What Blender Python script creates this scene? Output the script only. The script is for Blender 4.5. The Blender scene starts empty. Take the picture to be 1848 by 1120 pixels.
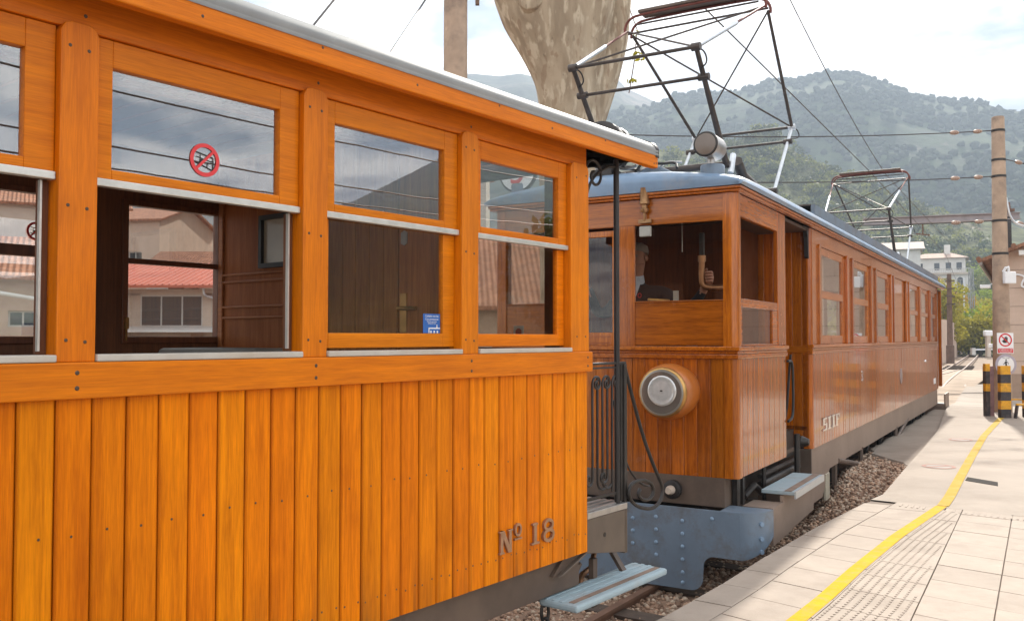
import bpy, bmesh, math, random
import numpy as np
from mathutils import Vector, Matrix, noise as mnoise
R = math.radians
random.seed(7); rng = np.random.default_rng(11)
scene = bpy.context.scene
COL = scene.collection
# ------------------------------------------------------------------ camera
EYE = 1.55
cam_d = bpy.data.cameras.new('camera'); cam = bpy.data.objects.new('camera', cam_d); COL.objects.link(cam)
cam_d.sensor_width = 36.0; cam_d.lens = 36.0 * 1615.0 / 1848.0
cam_d.clip_start = 0.05; cam_d.clip_end = 20000
cam.location = (0, 0, EYE); cam.rotation_euler = (R(90 + 1.791), 0, 0)
scene.camera = cam
scene.cycles.transparent_max_bounces = 24
# ------------------------------------------------------------------ sky and sun
SUN_AZ, SUN_EL = 24.0, 36.0            # azimuth clockwise from +Y
world = bpy.data.worlds.new('World'); scene.world = world; world.use_nodes = True
wn = world.node_tree.nodes; wl = world.node_tree.links
for n in list(wn): wn.remove(n)
w_out = wn.new('ShaderNodeOutputWorld'); w_bg = wn.new('ShaderNodeBackground')
sky = wn.new('ShaderNodeTexSky'); sky.sky_type = 'NISHITA'; sky.sun_disc = False
sky.sun_elevation = R(SUN_EL); sky.sun_rotation = R(SUN_AZ); sky.altitude = 60
sky.air_density = 1.0; sky.dust_density = 2.0; sky.ozone_density = 1.0
w_tc = wn.new('ShaderNodeTexCoord'); w_sep = wn.new('ShaderNodeSeparateXYZ')
wl.new(w_tc.outputs['Generated'], w_sep.inputs[0])
w_z = wn.new('ShaderNodeMath'); w_z.operation = 'MAXIMUM'; wl.new(w_sep.outputs[2], w_z.inputs[0]); w_z.inputs[1].default_value = 0.0
w_za = wn.new('ShaderNodeMath'); w_za.operation = 'ADD'; wl.new(w_z.outputs[0], w_za.inputs[0]); w_za.inputs[1].default_value = 0.18
w_dx = wn.new('ShaderNodeMath'); w_dx.operation = 'DIVIDE'; wl.new(w_sep.outputs[0], w_dx.inputs[0]); wl.new(w_za.outputs[0], w_dx.inputs[1])
w_dy = wn.new('ShaderNodeMath'); w_dy.operation = 'DIVIDE'; wl.new(w_sep.outputs[1], w_dy.inputs[0]); wl.new(w_za.outputs[0], w_dy.inputs[1])
w_cmb = wn.new('ShaderNodeCombineXYZ'); wl.new(w_dx.outputs[0], w_cmb.inputs[0]); wl.new(w_dy.outputs[0], w_cmb.inputs[1])
w_no = wn.new('ShaderNodeTexNoise'); w_no.inputs['Scale'].default_value = 1.5; w_no.inputs['Detail'].default_value = 8; w_no.inputs['Roughness'].default_value = 0.58
w_no.inputs['Distortion'].default_value = 0.6
wl.new(w_cmb.outputs[0], w_no.inputs['Vector'])
w_rp = wn.new('ShaderNodeValToRGB'); wl.new(w_no.outputs[0], w_rp.inputs[0])
w_rp.color_ramp.elements[0].position = 0.36; w_rp.color_ramp.elements[0].color = (.55, .55, .55, 1)
w_rp.color_ramp.elements[1].position = 0.56; w_rp.color_ramp.elements[1].color = (1, 1, 1, 1)
w_no2 = wn.new('ShaderNodeTexNoise'); w_no2.inputs['Scale'].default_value = 3.1; w_no2.inputs['Detail'].default_value = 6
wl.new(w_cmb.outputs[0], w_no2.inputs['Vector'])
w_rp2 = wn.new('ShaderNodeValToRGB'); wl.new(w_no2.outputs[0], w_rp2.inputs[0])
w_rp2.color_ramp.elements[0].position = 0.38; w_rp2.color_ramp.elements[0].color = (2.3, 2.75, 3.4, 1)
w_rp2.color_ramp.elements[1].position = 0.56; w_rp2.color_ramp.elements[1].color = (9.0, 8.75, 8.35, 1)
w_mx = wn.new('ShaderNodeMix'); w_mx.data_type = 'RGBA'
wl.new(w_rp.outputs[0], w_mx.inputs[0]); wl.new(sky.outputs[0], w_mx.inputs[6]); wl.new(w_rp2.outputs[0], w_mx.inputs[7])
wl.new(w_mx.outputs[2], w_bg.inputs['Color']); w_bg.inputs['Strength'].default_value = 0.1
wl.new(w_bg.outputs[0], w_out.inputs['Surface'])
sun_d = bpy.data.lights.new('sun', 'SUN'); sun = bpy.data.objects.new('sun', sun_d); COL.objects.link(sun)
sun_d.energy = 3.0; sun_d.angle = R(1.5); sun_d.color = (1.0, 0.94, 0.84)
_sd = Vector((math.sin(R(SUN_AZ)) * math.cos(R(SUN_EL)), math.cos(R(SUN_AZ)) * math.cos(R(SUN_EL)), math.sin(R(SUN_EL))))
sun.rotation_euler = _sd.to_track_quat('Z', 'Y').to_euler(); sun.location = _sd * 50
vs = scene.view_settings; vs.view_transform = 'Standard'; vs.look = 'None'; vs.exposure = 1.72; vs.gamma = 1.0; vs.use_curve_mapping = False
# ------------------------------------------------------------------ helpers
class MB:
    """mesh builder; flip=True reads points as (s forward, t right, z up)"""
    def __init__(s, flip=False): s.v = []; s.f = []; s.flip = flip
    def add(s, vs, fs):
        b = len(s.v); s.v += [tuple(p) for p in vs]; s.f += [tuple(b + i for i in f) for f in fs]; return s
    def box(s, x0, x1, y0, y1, z0, z1):
        x0, x1 = min(x0, x1), max(x0, x1); y0, y1 = min(y0, y1), max(y0, y1); z0, z1 = min(z0, z1), max(z0, z1)
        return s.add([(x0,y0,z0),(x1,y0,z0),(x1,y1,z0),(x0,y1,z0),(x0,y0,z1),(x1,y0,z1),(x1,y1,z1),(x0,y1,z1)],
              [(0,3,2,1),(4,5,6,7),(0,1,5,4),(1,2,6,5),(2,3,7,6),(3,0,4,7)])
    def prism(s, poly, axis, a0, a1):
        """poly 2D in the plane of the other two axes (in order xyz), extruded along axis"""
        n = len(poly)
        def P(q, a): return {'x': (a, q[0], q[1]), 'y': (q[0], a, q[1]), 'z': (q[0], q[1], a)}[axis]
        vs = [P(q, a0) for q in poly] + [P(q, a1) for q in poly]
        area = sum(poly[i][0]*poly[(i+1) % n][1] - poly[(i+1) % n][0]*poly[i][1] for i in range(n))
        sgn = area * (a1 - a0) * (-1 if axis == 'y' else 1)
        fs = [tuple(range(n))[::-1], tuple(range(n, 2*n))] + [(i, (i+1) % n, n+(i+1) % n, n+i) for i in range(n)]
        if sgn < 0: fs = [f[::-1] for f in fs]
        return s.add(vs, fs)
    def bar(s, p, q, w, h=None, up=(0, 0, 1)):
        p, q = Vector(p), Vector(q); d = (q - p).normalized(); u = Vector(up)
        if abs(d.dot(u)) > .98: u = Vector((1, 0, 0))
        a = d.cross(u).normalized(); b = a.cross(d).normalized(); h = h or w
        vs = []
        for c in (p, q):
            for i, j in ((-1,-1),(1,-1),(1,1),(-1,1)): vs.append(c + a*i*w/2 + b*j*h/2)
        return s.add(vs, [(0,1,2,3),(7,6,5,4),(0,4,5,1),(1,5,6,2),(2,6,7,3),(3,7,4,0)])
    def tube(s, pts, r, n=8, caps=True):
        pts = [Vector(p) for p in pts]; m = len(pts); rs = r if isinstance(r, (list, tuple)) else [r]*m
        t0 = (pts[1]-pts[0]).normalized(); u = Vector((0,0,1)) if abs(t0.z) < .9 else Vector((1,0,0))
        a = t0.cross(u).normalized(); vs = []; fs = []
        for i in range(m):
            t = (pts[min(i+1, m-1)] - pts[max(i-1, 0)]).normalized()
            a = (a - t*a.dot(t)).normalized(); b = t.cross(a)
            for k in range(n):
                an = 2*math.pi*k/n; vs.append(pts[i] + (a*math.cos(an) + b*math.sin(an))*rs[i])
        for i in range(m-1):
            for k in range(n): fs.append((i*n+k, i*n+(k+1) % n, (i+1)*n+(k+1) % n, (i+1)*n+k))
        if caps: fs.append(tuple(range(n))[::-1]); fs.append(tuple((m-1)*n+k for k in range(n)))
        return s.add(vs, fs)
    def lathe(s, prof, o, axis=(0,0,1), n=24):
        """prof: list of (radius, height along axis)"""
        ax = Vector(axis).normalized(); o = Vector(o); u = Vector((0,0,1)) if abs(ax.z) < .9 else Vector((1,0,0))
        a = ax.cross(u).normalized(); b = ax.cross(a); vs = []; fs = []
        for r, h in prof:
            for k in range(n):
                an = 2*math.pi*k/n; vs.append(o + ax*h + (a*math.cos(an)+b*math.sin(an))*max(r, 1e-4))
        for i in range(len(prof)-1):
            for k in range(n): fs.append((i*n+k, i*n+(k+1) % n, (i+1)*n+(k+1) % n, (i+1)*n+k))
        fs.append(tuple(range(n))[::-1]); m = len(prof)-1; fs.append(tuple(m*n+k for k in range(n)))
        return s.add(vs, fs)
    def mesh(s, name):
        me = bpy.data.meshes.new(name); v, f = s.v, s.f
        if s.flip: v = [(p[0], -p[1], p[2]) for p in v]; f = [q[::-1] for q in f]
        me.from_pydata([tuple(p) for p in v], [], f); me.update(); return me
    def build(s, name, mat, parent=None, smooth=False, bevel=0, fix=False):
        me = s.mesh(name)
        if fix:
            bm = bmesh.new(); bm.from_mesh(me); bmesh.ops.recalc_face_normals(bm, faces=bm.faces); bm.to_mesh(me); bm.free()
        return mkobj(name, me, mat, parent, smooth, bevel)
def mkobj(name, me, mat, parent=None, smooth=False, bevel=0):
    o = bpy.data.objects.new(name, me); COL.objects.link(o)
    if mat is not None and not me.materials: me.materials.append(mat)
    if parent: o.parent = parent
    if smooth:
        me.polygons.foreach_set('use_smooth', [True]*len(me.polygons)); me.update()
        try: me.set_sharp_from_angle(angle=R(40))
        except Exception: pass
    if bevel:
        m = o.modifiers.new('bevel', 'BEVEL'); m.width = bevel; m.segments = 2; m.limit_method = 'ANGLE'; m.angle_limit = R(40)
    return o
def tag(o, label=None, cat=None, group=None, kind=None):
    if label: o['label'] = label
    if cat: o['category'] = cat
    if group: o['group'] = group
    if kind: o['kind'] = kind
    return o
def empty(name, loc=(0,0,0), rz=0, **k):
    o = bpy.data.objects.new(name, None); COL.objects.link(o); o.location = loc; o.rotation_euler = (0, 0, rz); o.empty_display_size = .2
    return tag(o, **k)
def copyobj(o, parent=None, loc=None):
    c = o.copy(); COL.objects.link(c); c.parent = parent
    if loc is not None: c.location = loc
    return c
def text_mb(body, size, depth, mat, parent, name, M, align='CENTER'):
    """raised or printed lettering as mesh; M places it (x right, y up, z out)"""
    cu = bpy.data.curves.new(name, 'FONT'); cu.body = body; cu.size = size; cu.extrude = depth; cu.align_x = align; cu.align_y = 'CENTER'
    cu.resolution_u = 3
    t = bpy.data.objects.new(name, cu); COL.objects.link(t)
    dg = bpy.context.evaluated_depsgraph_get(); me = bpy.data.meshes.new_from_object(t.evaluated_get(dg))
    bpy.data.objects.remove(t); me.transform(M); me.name = name
    me.materials.clear()
    return mkobj(name, me, mat, parent)
# ------------------------------------------------------------------ materials
MATS = {}
def mat(name, col, rough=.6, metal=0, coat=0, var=0.0, vscale=3.0, bump=0.0, bscale=30, dirt=None, dscale=1.5, damt=.5, objvar=0.0, spec=.5, coat_rough=.08, coord='Object'):
    if name in MATS: return MATS[name]
    m = bpy.data.materials.new(name); m.use_nodes = True; nt = m.node_tree; N = nt.nodes; Lk = nt.links
    b = N['Principled BSDF']; b.inputs['Roughness'].default_value = rough; b.inputs['Metallic'].default_value = metal
    b.inputs['Coat Weight'].default_value = coat; b.inputs['Coat Roughness'].default_value = coat_rough; b.inputs['Specular IOR Level'].default_value = spec
    b.inputs['Base Color'].default_value = (*col, 1)
    tc = N.new('ShaderNodeTexCoord'); src = None
    if var or dirt:
        n1 = N.new('ShaderNodeTexNoise'); n1.inputs['Scale'].default_value = vscale; n1.inputs['Detail'].default_value = 7; n1.inputs['Roughness'].default_value = .62
        Lk.new(tc.outputs[coord], n1.inputs['Vector'])
        rp = N.new('ShaderNodeValToRGB'); Lk.new(n1.outputs[0], rp.inputs[0])
        lo = [max(0, c*(1-var)) for c in col]; hi = [min(1, c*(1+var)) for c in col]
        rp.color_ramp.elements[0].position = .3; rp.color_ramp.elements[0].color = (*lo, 1)
        rp.color_ramp.elements[1].position = .7; rp.color_ramp.elements[1].color = (*hi, 1)
        src = rp.outputs[0]
        if dirt:
            n2 = N.new('ShaderNodeTexNoise'); n2.inputs['Scale'].default_value = dscale; n2.inputs['Detail'].default_value = 9; n2.inputs['Roughness'].default_value = .7
            Lk.new(tc.outputs[coord], n2.inputs['Vector'])
            r2 = N.new('ShaderNodeValToRGB'); Lk.new(n2.outputs[0], r2.inputs[0]); r2.color_ramp.elements[0].position = .48; r2.color_ramp.elements[1].position = .72
            r2.color_ramp.elements[1].color = (damt, damt, damt, 1)
            mx = N.new('ShaderNodeMix'); mx.data_type = 'RGBA'; Lk.new(r2.outputs[0], mx.inputs[0]); Lk.new(src, mx.inputs[6]); mx.inputs[7].default_value = (*dirt, 1)
            src = mx.outputs[2]
    if objvar:
        oi = N.new('ShaderNodeObjectInfo'); mr = N.new('ShaderNodeMapRange'); Lk.new(oi.outputs['Random'], mr.inputs[0])
        mr.inputs[3].default_value = 1-objvar; mr.inputs[4].default_value = 1+objvar
        hs = N.new('ShaderNodeHueSaturation'); Lk.new(mr.outputs[0], hs.inputs['Value'])
        if src: Lk.new(src, hs.inputs['Color'])
        else: hs.inputs['Color'].default_value = (*col, 1)
        src = hs.outputs[0]
    if src: Lk.new(src, b.inputs['Base Color'])
    if bump:
        n3 = N.new('ShaderNodeTexNoise'); n3.inputs['Scale'].default_value = bscale; n3.inputs['Detail'].default_value = 5
        Lk.new(tc.outputs[coord], n3.inputs['Vector']); bp = N.new('ShaderNodeBump'); bp.inputs['Strength'].default_value = bump; bp.inputs['Distance'].default_value = .02
        Lk.new(n3.outputs[0], bp.inputs['Height']); Lk.new(bp.outputs[0], b.inputs['Normal'])
    MATS[name] = m; return m
def wood(name, dark, light, axis, rough=.3, coat=.5, objvar=.10, stain=.25, stain_col=None, spec=.45, edge=0):
    if name in MATS: return MATS[name]
    m = bpy.data.materials.new(name); m.use_nodes = True; nt = m.node_tree; N = nt.nodes; Lk = nt.links
    b = N['Principled BSDF']; b.inputs['Roughness'].default_value = rough; b.inputs['Coat Weight'].default_value = coat; b.inputs['Coat Roughness'].default_value = .07; b.inputs['Specular IOR Level'].default_value = spec
    tc = N.new('ShaderNodeTexCoord'); oi = N.new('ShaderNodeObjectInfo')
    mul = N.new('ShaderNodeVectorMath'); mul.operation = 'SCALE'; cb = N.new('ShaderNodeCombineXYZ')
    for i in range(3): Lk.new(oi.outputs['Random'], cb.inputs[i])
    Lk.new(cb.outputs[0], mul.inputs[0]); mul.inputs['Scale'].default_value = 17.3
    ad = N.new('ShaderNodeVectorMath'); ad.operation = 'ADD'; Lk.new(tc.outputs['Object'], ad.inputs[0]); Lk.new(mul.outputs[0], ad.inputs[1])
    def nz(k, det, dist=0):
        mp = N.new('ShaderNodeMapping'); Lk.new(ad.outputs[0], mp.inputs[0])
        mp.inputs['Scale'].default_value = [k if a != axis else k*.045 for a in 'xyz']
        n = N.new('ShaderNodeTexNoise'); n.inputs['Scale'].default_value = 1; n.inputs['Detail'].default_value = det; n.inputs['Roughness'].default_value = .6; n.inputs['Distortion'].default_value = dist
        Lk.new(mp.outputs[0], n.inputs['Vector']); return n
    g1 = nz(34, 5, .8); g2 = nz(260, 3)
    mixf = N.new('ShaderNodeMath'); mixf.operation = 'MULTIPLY_ADD'; Lk.new(g2.outputs[0], mixf.inputs[0]); mixf.inputs[1].default_value = .45
    sc = N.new('ShaderNodeMath'); sc.operation = 'MULTIPLY'; Lk.new(g1.outputs[0], sc.inputs[0]); sc.inputs[1].default_value = .6
    Lk.new(sc.outputs[0], mixf.inputs[2])
    rp = N.new('ShaderNodeValToRGB'); Lk.new(mixf.outputs[0], rp.inputs[0])
    rp.color_ramp.elements[0].position = .38; rp.color_ramp.elements[0].color = (*dark, 1)
    rp.color_ramp.elements[1].position = .66; rp.color_ramp.elements[1].color = (*light, 1)
    # broad blotches of wear in the varnish
    n3 = N.new('ShaderNodeTexNoise'); n3.inputs['Scale'].default_value = 3.3; n3.inputs['Detail'].default_value = 5; Lk.new(ad.outputs[0], n3.inputs['Vector'])
    r3 = N.new('ShaderNodeValToRGB'); Lk.new(n3.outputs[0], r3.inputs[0]); r3.color_ramp.elements[0].position = .5; r3.color_ramp.elements[1].position = .75
    r3.color_ramp.elements[1].color = (stain, stain, stain, 1)
    mx = N.new('ShaderNodeMix'); mx.data_type = 'RGBA'; Lk.new(r3.outputs[0], mx.inputs[0]); Lk.new(rp.outputs[0], mx.inputs[6])
    mx.inputs[7].default_value = (*(stain_col or [c*.5 for c in dark]), 1)
    mr = N.new('ShaderNodeMapRange'); Lk.new(oi.outputs['Random'], mr.inputs[0]); mr.inputs[3].default_value = 1-objvar; mr.inputs[4].default_value = 1+objvar
    hs = N.new('ShaderNodeHueSaturation'); Lk.new(mr.outputs[0], hs.inputs['Value']); Lk.new(mx.outputs[2], hs.inputs['Color'])
    # each board leans a little redder or yellower than its neighbour
    mh = N.new('ShaderNodeMapRange'); frc = N.new('ShaderNodeMath'); frc.operation = 'FRACT'; fm = N.new('ShaderNodeMath'); fm.operation = 'MULTIPLY'; Lk.new(oi.outputs['Random'], fm.inputs[0]); fm.inputs[1].default_value = 7.31
    Lk.new(fm.outputs[0], frc.inputs[0]); Lk.new(frc.outputs[0], mh.inputs[0]); mh.inputs[3].default_value = .4955; mh.inputs[4].default_value = .5045; Lk.new(mh.outputs[0], hs.inputs['Hue'])
    fin = hs.outputs[0]
    if edge:        # seam shading painted into the colour along the board edges
        sx = N.new('ShaderNodeSeparateXYZ'); Lk.new(tc.outputs['Object'], sx.inputs[0]); ab = N.new('ShaderNodeMath'); ab.operation = 'ABSOLUTE'; Lk.new(sx.outputs[0], ab.inputs[0])
        em = N.new('ShaderNodeMapRange'); Lk.new(ab.outputs[0], em.inputs[0]); em.inputs[1].default_value = edge*.80; em.inputs[2].default_value = edge*.97; em.inputs[3].default_value = 0; em.inputs[4].default_value = 1
        en = N.new('ShaderNodeMath'); en.operation = 'MULTIPLY'; Lk.new(em.outputs[0], en.inputs[0]); Lk.new(n3.outputs[0], en.inputs[1])
        ex = N.new('ShaderNodeMix'); ex.data_type = 'RGBA'; Lk.new(en.outputs[0], ex.inputs[0]); Lk.new(fin, ex.inputs[6]); ex.inputs[7].default_value = (*[c*.55 for c in dark], 1); fin = ex.outputs[2]
        gz = N.new('ShaderNodeMapRange'); Lk.new(sx.outputs[2], gz.inputs[0]); gz.inputs[1].default_value = .72; gz.inputs[2].default_value = .44; gz.inputs[3].default_value = 0; gz.inputs[4].default_value = .9     # splashed dirt along the foot of the boards
        gn = nz(9, 6, 1.5); gr = N.new('ShaderNodeMapRange'); Lk.new(gn.outputs[0], gr.inputs[0]); gr.inputs[1].default_value = .45; gr.inputs[2].default_value = .75
        gm = N.new('ShaderNodeMath'); gm.operation = 'MULTIPLY'; Lk.new(gz.outputs[0], gm.inputs[0]); Lk.new(gr.outputs[0], gm.inputs[1])
        gx = N.new('ShaderNodeMix'); gx.data_type = 'RGBA'; Lk.new(gm.outputs[0], gx.inputs[0]); Lk.new(fin, gx.inputs[6]); gx.inputs[7].default_value = (.26, .085, .012, 1); fin = gx.outputs[2]
    Lk.new(fin, b.inputs['Base Color'])
    bp = N.new('ShaderNodeBump'); bp.inputs['Strength'].default_value = .12; bp.inputs['Distance'].default_value = .004; Lk.new(mixf.outputs[0], bp.inputs['Height'])
    Lk.new(bp.outputs[0], b.inputs['Normal'])
    nr = N.new('ShaderNodeMapRange'); Lk.new(n3.outputs[0], nr.inputs[0]); nr.inputs[3].default_value = rough*.7; nr.inputs[4].default_value = rough*1.5
    Lk.new(nr.outputs[0], b.inputs['Roughness'])
    MATS[name] = m; return m
def glass(name, tint=(.93, .95, .94), f0=.15):
    m = bpy.data.materials.new(name); m.use_nodes = True; N = m.node_tree.nodes; Lk = m.node_tree.links
    N.remove(N['Principled BSDF']); out = N['Material Output']
    t = N.new('ShaderNodeBsdfTransparent'); t.inputs[0].default_value = (*tint, 1); g = N.new('ShaderNodeBsdfGlossy'); g.inputs['Roughness'].default_value = .0
    g.inputs['Color'].default_value = (1, 1, 1, 1)
    lw = N.new('ShaderNodeLayerWeight'); lw.inputs['Blend'].default_value = .5
    pw = N.new('ShaderNodeMath'); pw.operation = 'POWER'; Lk.new(lw.outputs['Facing'], pw.inputs[0]); pw.inputs[1].default_value = 5
    f = N.new('ShaderNodeMath'); f.operation = 'MULTIPLY_ADD'; Lk.new(pw.outputs[0], f.inputs[0]); f.inputs[1].default_value = 1-f0; f.inputs[2].default_value = f0
    tc = N.new('ShaderNodeTexCoord'); no = N.new('ShaderNodeTexNoise'); no.inputs['Scale'].default_value = 2.5; Lk.new(tc.outputs['Object'], no.inputs['Vector'])
    bp = N.new('ShaderNodeBump'); bp.inputs['Strength'].default_value = .006; bp.inputs['Distance'].default_value = .05; Lk.new(no.outputs[0], bp.inputs['Height']); Lk.new(bp.outputs[0], g.inputs['Normal'])
    mx = N.new('ShaderNodeMixShader'); Lk.new(f.outputs[0], mx.inputs[0]); Lk.new(t.outputs[0], mx.inputs[1]); Lk.new(g.outputs[0], mx.inputs[2])
    Lk.new(mx.outputs[0], out.inputs['Surface']); MATS[name] = m; return m
# carriage varnish: light orange; railcar varnish: red brown
CW_Z = wood('orange_varnish_upright', (.55, .130, .0008), (.86, .245, .0015), 'z', rough=.45, coat=.03, spec=.10, objvar=.07, edge=.0527)
CW_X = wood('orange_varnish_level', (.54, .130, .001), (.78, .218, .002), 'x', rough=.4, coat=.07, stain=.15, spec=.18)
CW_P = wood('orange_varnish_post', (.52, .125, .001), (.76, .208, .002), 'z', rough=.38, coat=.08, spec=.2, objvar=.05)
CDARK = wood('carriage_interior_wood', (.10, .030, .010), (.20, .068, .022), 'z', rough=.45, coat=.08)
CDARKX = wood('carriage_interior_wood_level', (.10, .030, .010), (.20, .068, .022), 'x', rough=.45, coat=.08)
LW_Z = wood('red_varnish_upright', (.20, .042, .0022), (.50, .133, .006), 'z', rough=.22, coat=.6, spec=.3, objvar=.20)
LW_X = wood('red_varnish_level', (.23, .052, .0022), (.55, .152, .006), 'x', rough=.22, coat=.6, spec=.3)
LW_Y = wood('red_varnish_cross', (.19, .040, .0022), (.45, .118, .005), 'y', rough=.22, coat=.6, spec=.3)
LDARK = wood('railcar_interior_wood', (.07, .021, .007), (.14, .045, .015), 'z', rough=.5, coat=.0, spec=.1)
M_sill = mat('white_sill_paint', (.50, .46, .40), .45, var=.12, vscale=8, dirt=(.4, .3, .2), dscale=5)
M_alu = mat('pale_metal_bar', (.62, .60, .55), .35, .6, var=.15, vscale=12)
M_roofgrey = mat('grey_canvas_roof', (.25, .255, .25), .6, var=.12, vscale=4, dirt=(.3, .29, .27), dscale=2)
M_screw = mat('dark_screw', (.10, .07, .05), .4, .6)
M_iron = mat('dark_iron', (.045, .04, .037), .45, .55, var=.3, vscale=9, bump=.15)
M_under = mat('brown_underframe_paint', (.115, .08, .06), .55, .1, var=.25, vscale=3, dirt=(.16, .11, .075), dscale=3)
M_black = mat('black_beam', (.022, .019, .018), .5, .1, var=.3, vscale=5)
M_plate = mat('brown_metal_panel', (.27, .195, .15), .55, .05, var=.15, vscale=2, dirt=(.12, .09, .07), dscale=4)
M_blue = mat('blue_paint', (.155, .205, .265), .42, .05, coat=.12, var=.14, vscale=2.5, dirt=(.12, .105, .092), dscale=4.5, damt=.85, bump=.05, bscale=8)
M_bluelt = mat('pale_blue_step_paint', (.33, .42, .46), .6, var=.15, vscale=6, dirt=(.24, .22, .20), dscale=6, damt=.75)
M_bluedirt = mat('blue_roof_paint', (.19, .28, .40), .45, .05, coat=.2, var=.18, vscale=3, dirt=(.36, .32, .28), dscale=2.2, damt=.7)
M_brass = mat('brass', (.50, .29, .10), .33, .85, var=.2, vscale=14)
M_copper = mat('dull_copper_pipe', (.40, .21, .11), .4, .8, var=.2, vscale=14)
M_steel = mat('worn_steel', (.42, .40, .38), .38, .8, var=.2, vscale=16)
M_zinc = mat('zinc_tube', (.62, .64, .66), .35, .75, var=.12, vscale=16)
M_pgrey = mat('pantograph_iron', (.075, .06, .052), .5, .5, var=.35, vscale=14)
M_pred = mat('rusty_red_tube', (.16, .045, .032), .5, .4, var=.3, vscale=14)
M_letter = mat('bronze_lettering', (.40, .24, .15), .4, .7, var=.2, vscale=20)
M_chrome = mat('polished_lettering', (.75, .74, .72), .2, .9)
M_red = mat('sign_red', (.62, .018, .022), .5)
M_pink = mat('sticker_red', (.70, .045, .05), .5)
M_white = mat('sign_white', (.80, .80, .80), .5, var=.05)
M_signblk = mat('sign_black', (.02, .02, .02), .5)
M_signgrey = mat('sign_grey_rim', (.40, .36, .42), .5)
M_signblue = mat('sticker_blue', (.02, .12, .42), .5)
M_glass = glass('window_glass', f0=.33)
M_glassd = glass('smoky_glass', (.88, .84, .78), f0=.055)
M_glassl = glass('railcar_glass', (.80, .76, .70), f0=.05)
M_lens = mat('lamp_lens', (.55, .55, .53), .12, .2, coat=.8)
M_orange = mat('orange_lamp_paint', (.42, .125, .018), .4, coat=.3, var=.1, vscale=6)
M_cushion = mat('grey_cushion', (.30, .29, .27), .7, var=.1)
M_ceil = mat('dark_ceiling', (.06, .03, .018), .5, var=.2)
M_skin = mat('skin', (.36, .18, .12), .5, var=.08)
M_jacket = mat('dark_jacket', (.012, .013, .018), .85, bump=.1)
M_collar = mat('pale_blue_shirt', (.52, .58, .68), .7)
M_hair = mat('grey_hair', (.22, .19, .17), .7, bump=.3)
M_wire = mat('dark_wire', (.06, .05, .05), .5, .4)
M_insul = mat('insulator', (.36, .24, .18), .3, var=.1)
M_concrete = mat('concrete_pole', (.40, .28, .195), .85, var=.2, vscale=3, bump=.25, bscale=25, dirt=(.16, .12, .095), dscale=2.5, damt=.8)
# ================================================================== NEAR CARRIAGE
car = empty('railway_carriage', (0.396, 4.7, 0), R(90-37.859), label='nearest orange varnished wooden railway carriage with number 18 and open windows', cat='railway carriage')
CW = 1.95                                   # body width
S0 = -6.05                                  # rear end of what is built
def F(): return MB(True)
def pane_quad(x0, x1, y0, y1, z0, z1):
    # one sheet of glass in the middle of the given slot
    if abs(x1-x0) < abs(y1-y0): x = (x0+x1)/2; return F().add([(x, y0, z0), (x, y1, z0), (x, y1, z1), (x, y0, z1)], [(0, 1, 2, 3)])
    y = (y0+y1)/2; return F().add([(x0, y, z0), (x1, y, z0), (x1, y, z1), (x0, y, z1)], [(0, 1, 2, 3)])
POSTS = [-.9615 - .867*k for k in range(6)]
OPEN = [(-.903, -.172)] + [(POSTS[k+1]+.056, POSTS[k]-.056) for k in range(5)]
# vertical boards
PIT = .1055
b = F(); c = .0055
zb, zt = .443, 1.378
hw = PIT/2 - .0016
poly = [(-hw, -.018), (hw, -.018), (hw, -c), (hw-c, 0), (-hw+c, 0), (-hw, -c)]
b.prism(poly, 'z', zb, zt)
pm = b.mesh('plank')
pm.materials.append(CW_Z)
pnails = []
for k in range(57):
    s = -PIT/2 - k*PIT
    o = bpy.data.objects.new('plank', pm); COL.objects.link(o); o.parent = car; o.location = (s, -random.uniform(-.0012, .0012), 0)
    pnails += [(s+random.uniform(-.012, .02), .985+random.uniform(-.008, .008))]
    for q in (-.03, .03): pnails.append((s+q+random.uniform(-.006, .006), .545+random.uniform(-.01, .01)))
# far side boards as one skin, and backing
F().box(S0, 0, -CW, -CW+.03, zb, 1.40).build('far_side_panel', CW_Z, car)
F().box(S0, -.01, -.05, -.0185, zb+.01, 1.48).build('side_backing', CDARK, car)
bt = F().box(S0, .018, -.01, .022, 1.377, 1.482).build('belt_rail', CW_X, car, bevel=.004)
# sills, posts, header
for i, (a, e) in enumerate(OPEN):
    F().box(a+.002, e-.002, -.06, .024, 1.483, 1.504).build('window_sill', M_sill, car, bevel=.004)
def post(s0, s1, ztop=2.462):
    w = s1-s0; b = F()
    b.prism([(s0, 1.4825), (s1, 1.4825), (s1, ztop-.03), (s1-.012, ztop-.008), (s1-.03, ztop), (s0+.03, ztop), (s0+.012, ztop-.008), (s0, ztop-.03)], 'y', -.06, .014)
    return b.build('window_post', CW_P, car, bevel=.003)
post(-.171, -.006, 2.458)
for p in POSTS: post(p-.056, p+.056)
F().box(S0, -.005, -.05, .0, 2.446, 2.62).build('header_rail', CW_X, car, bevel=.003)
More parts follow.
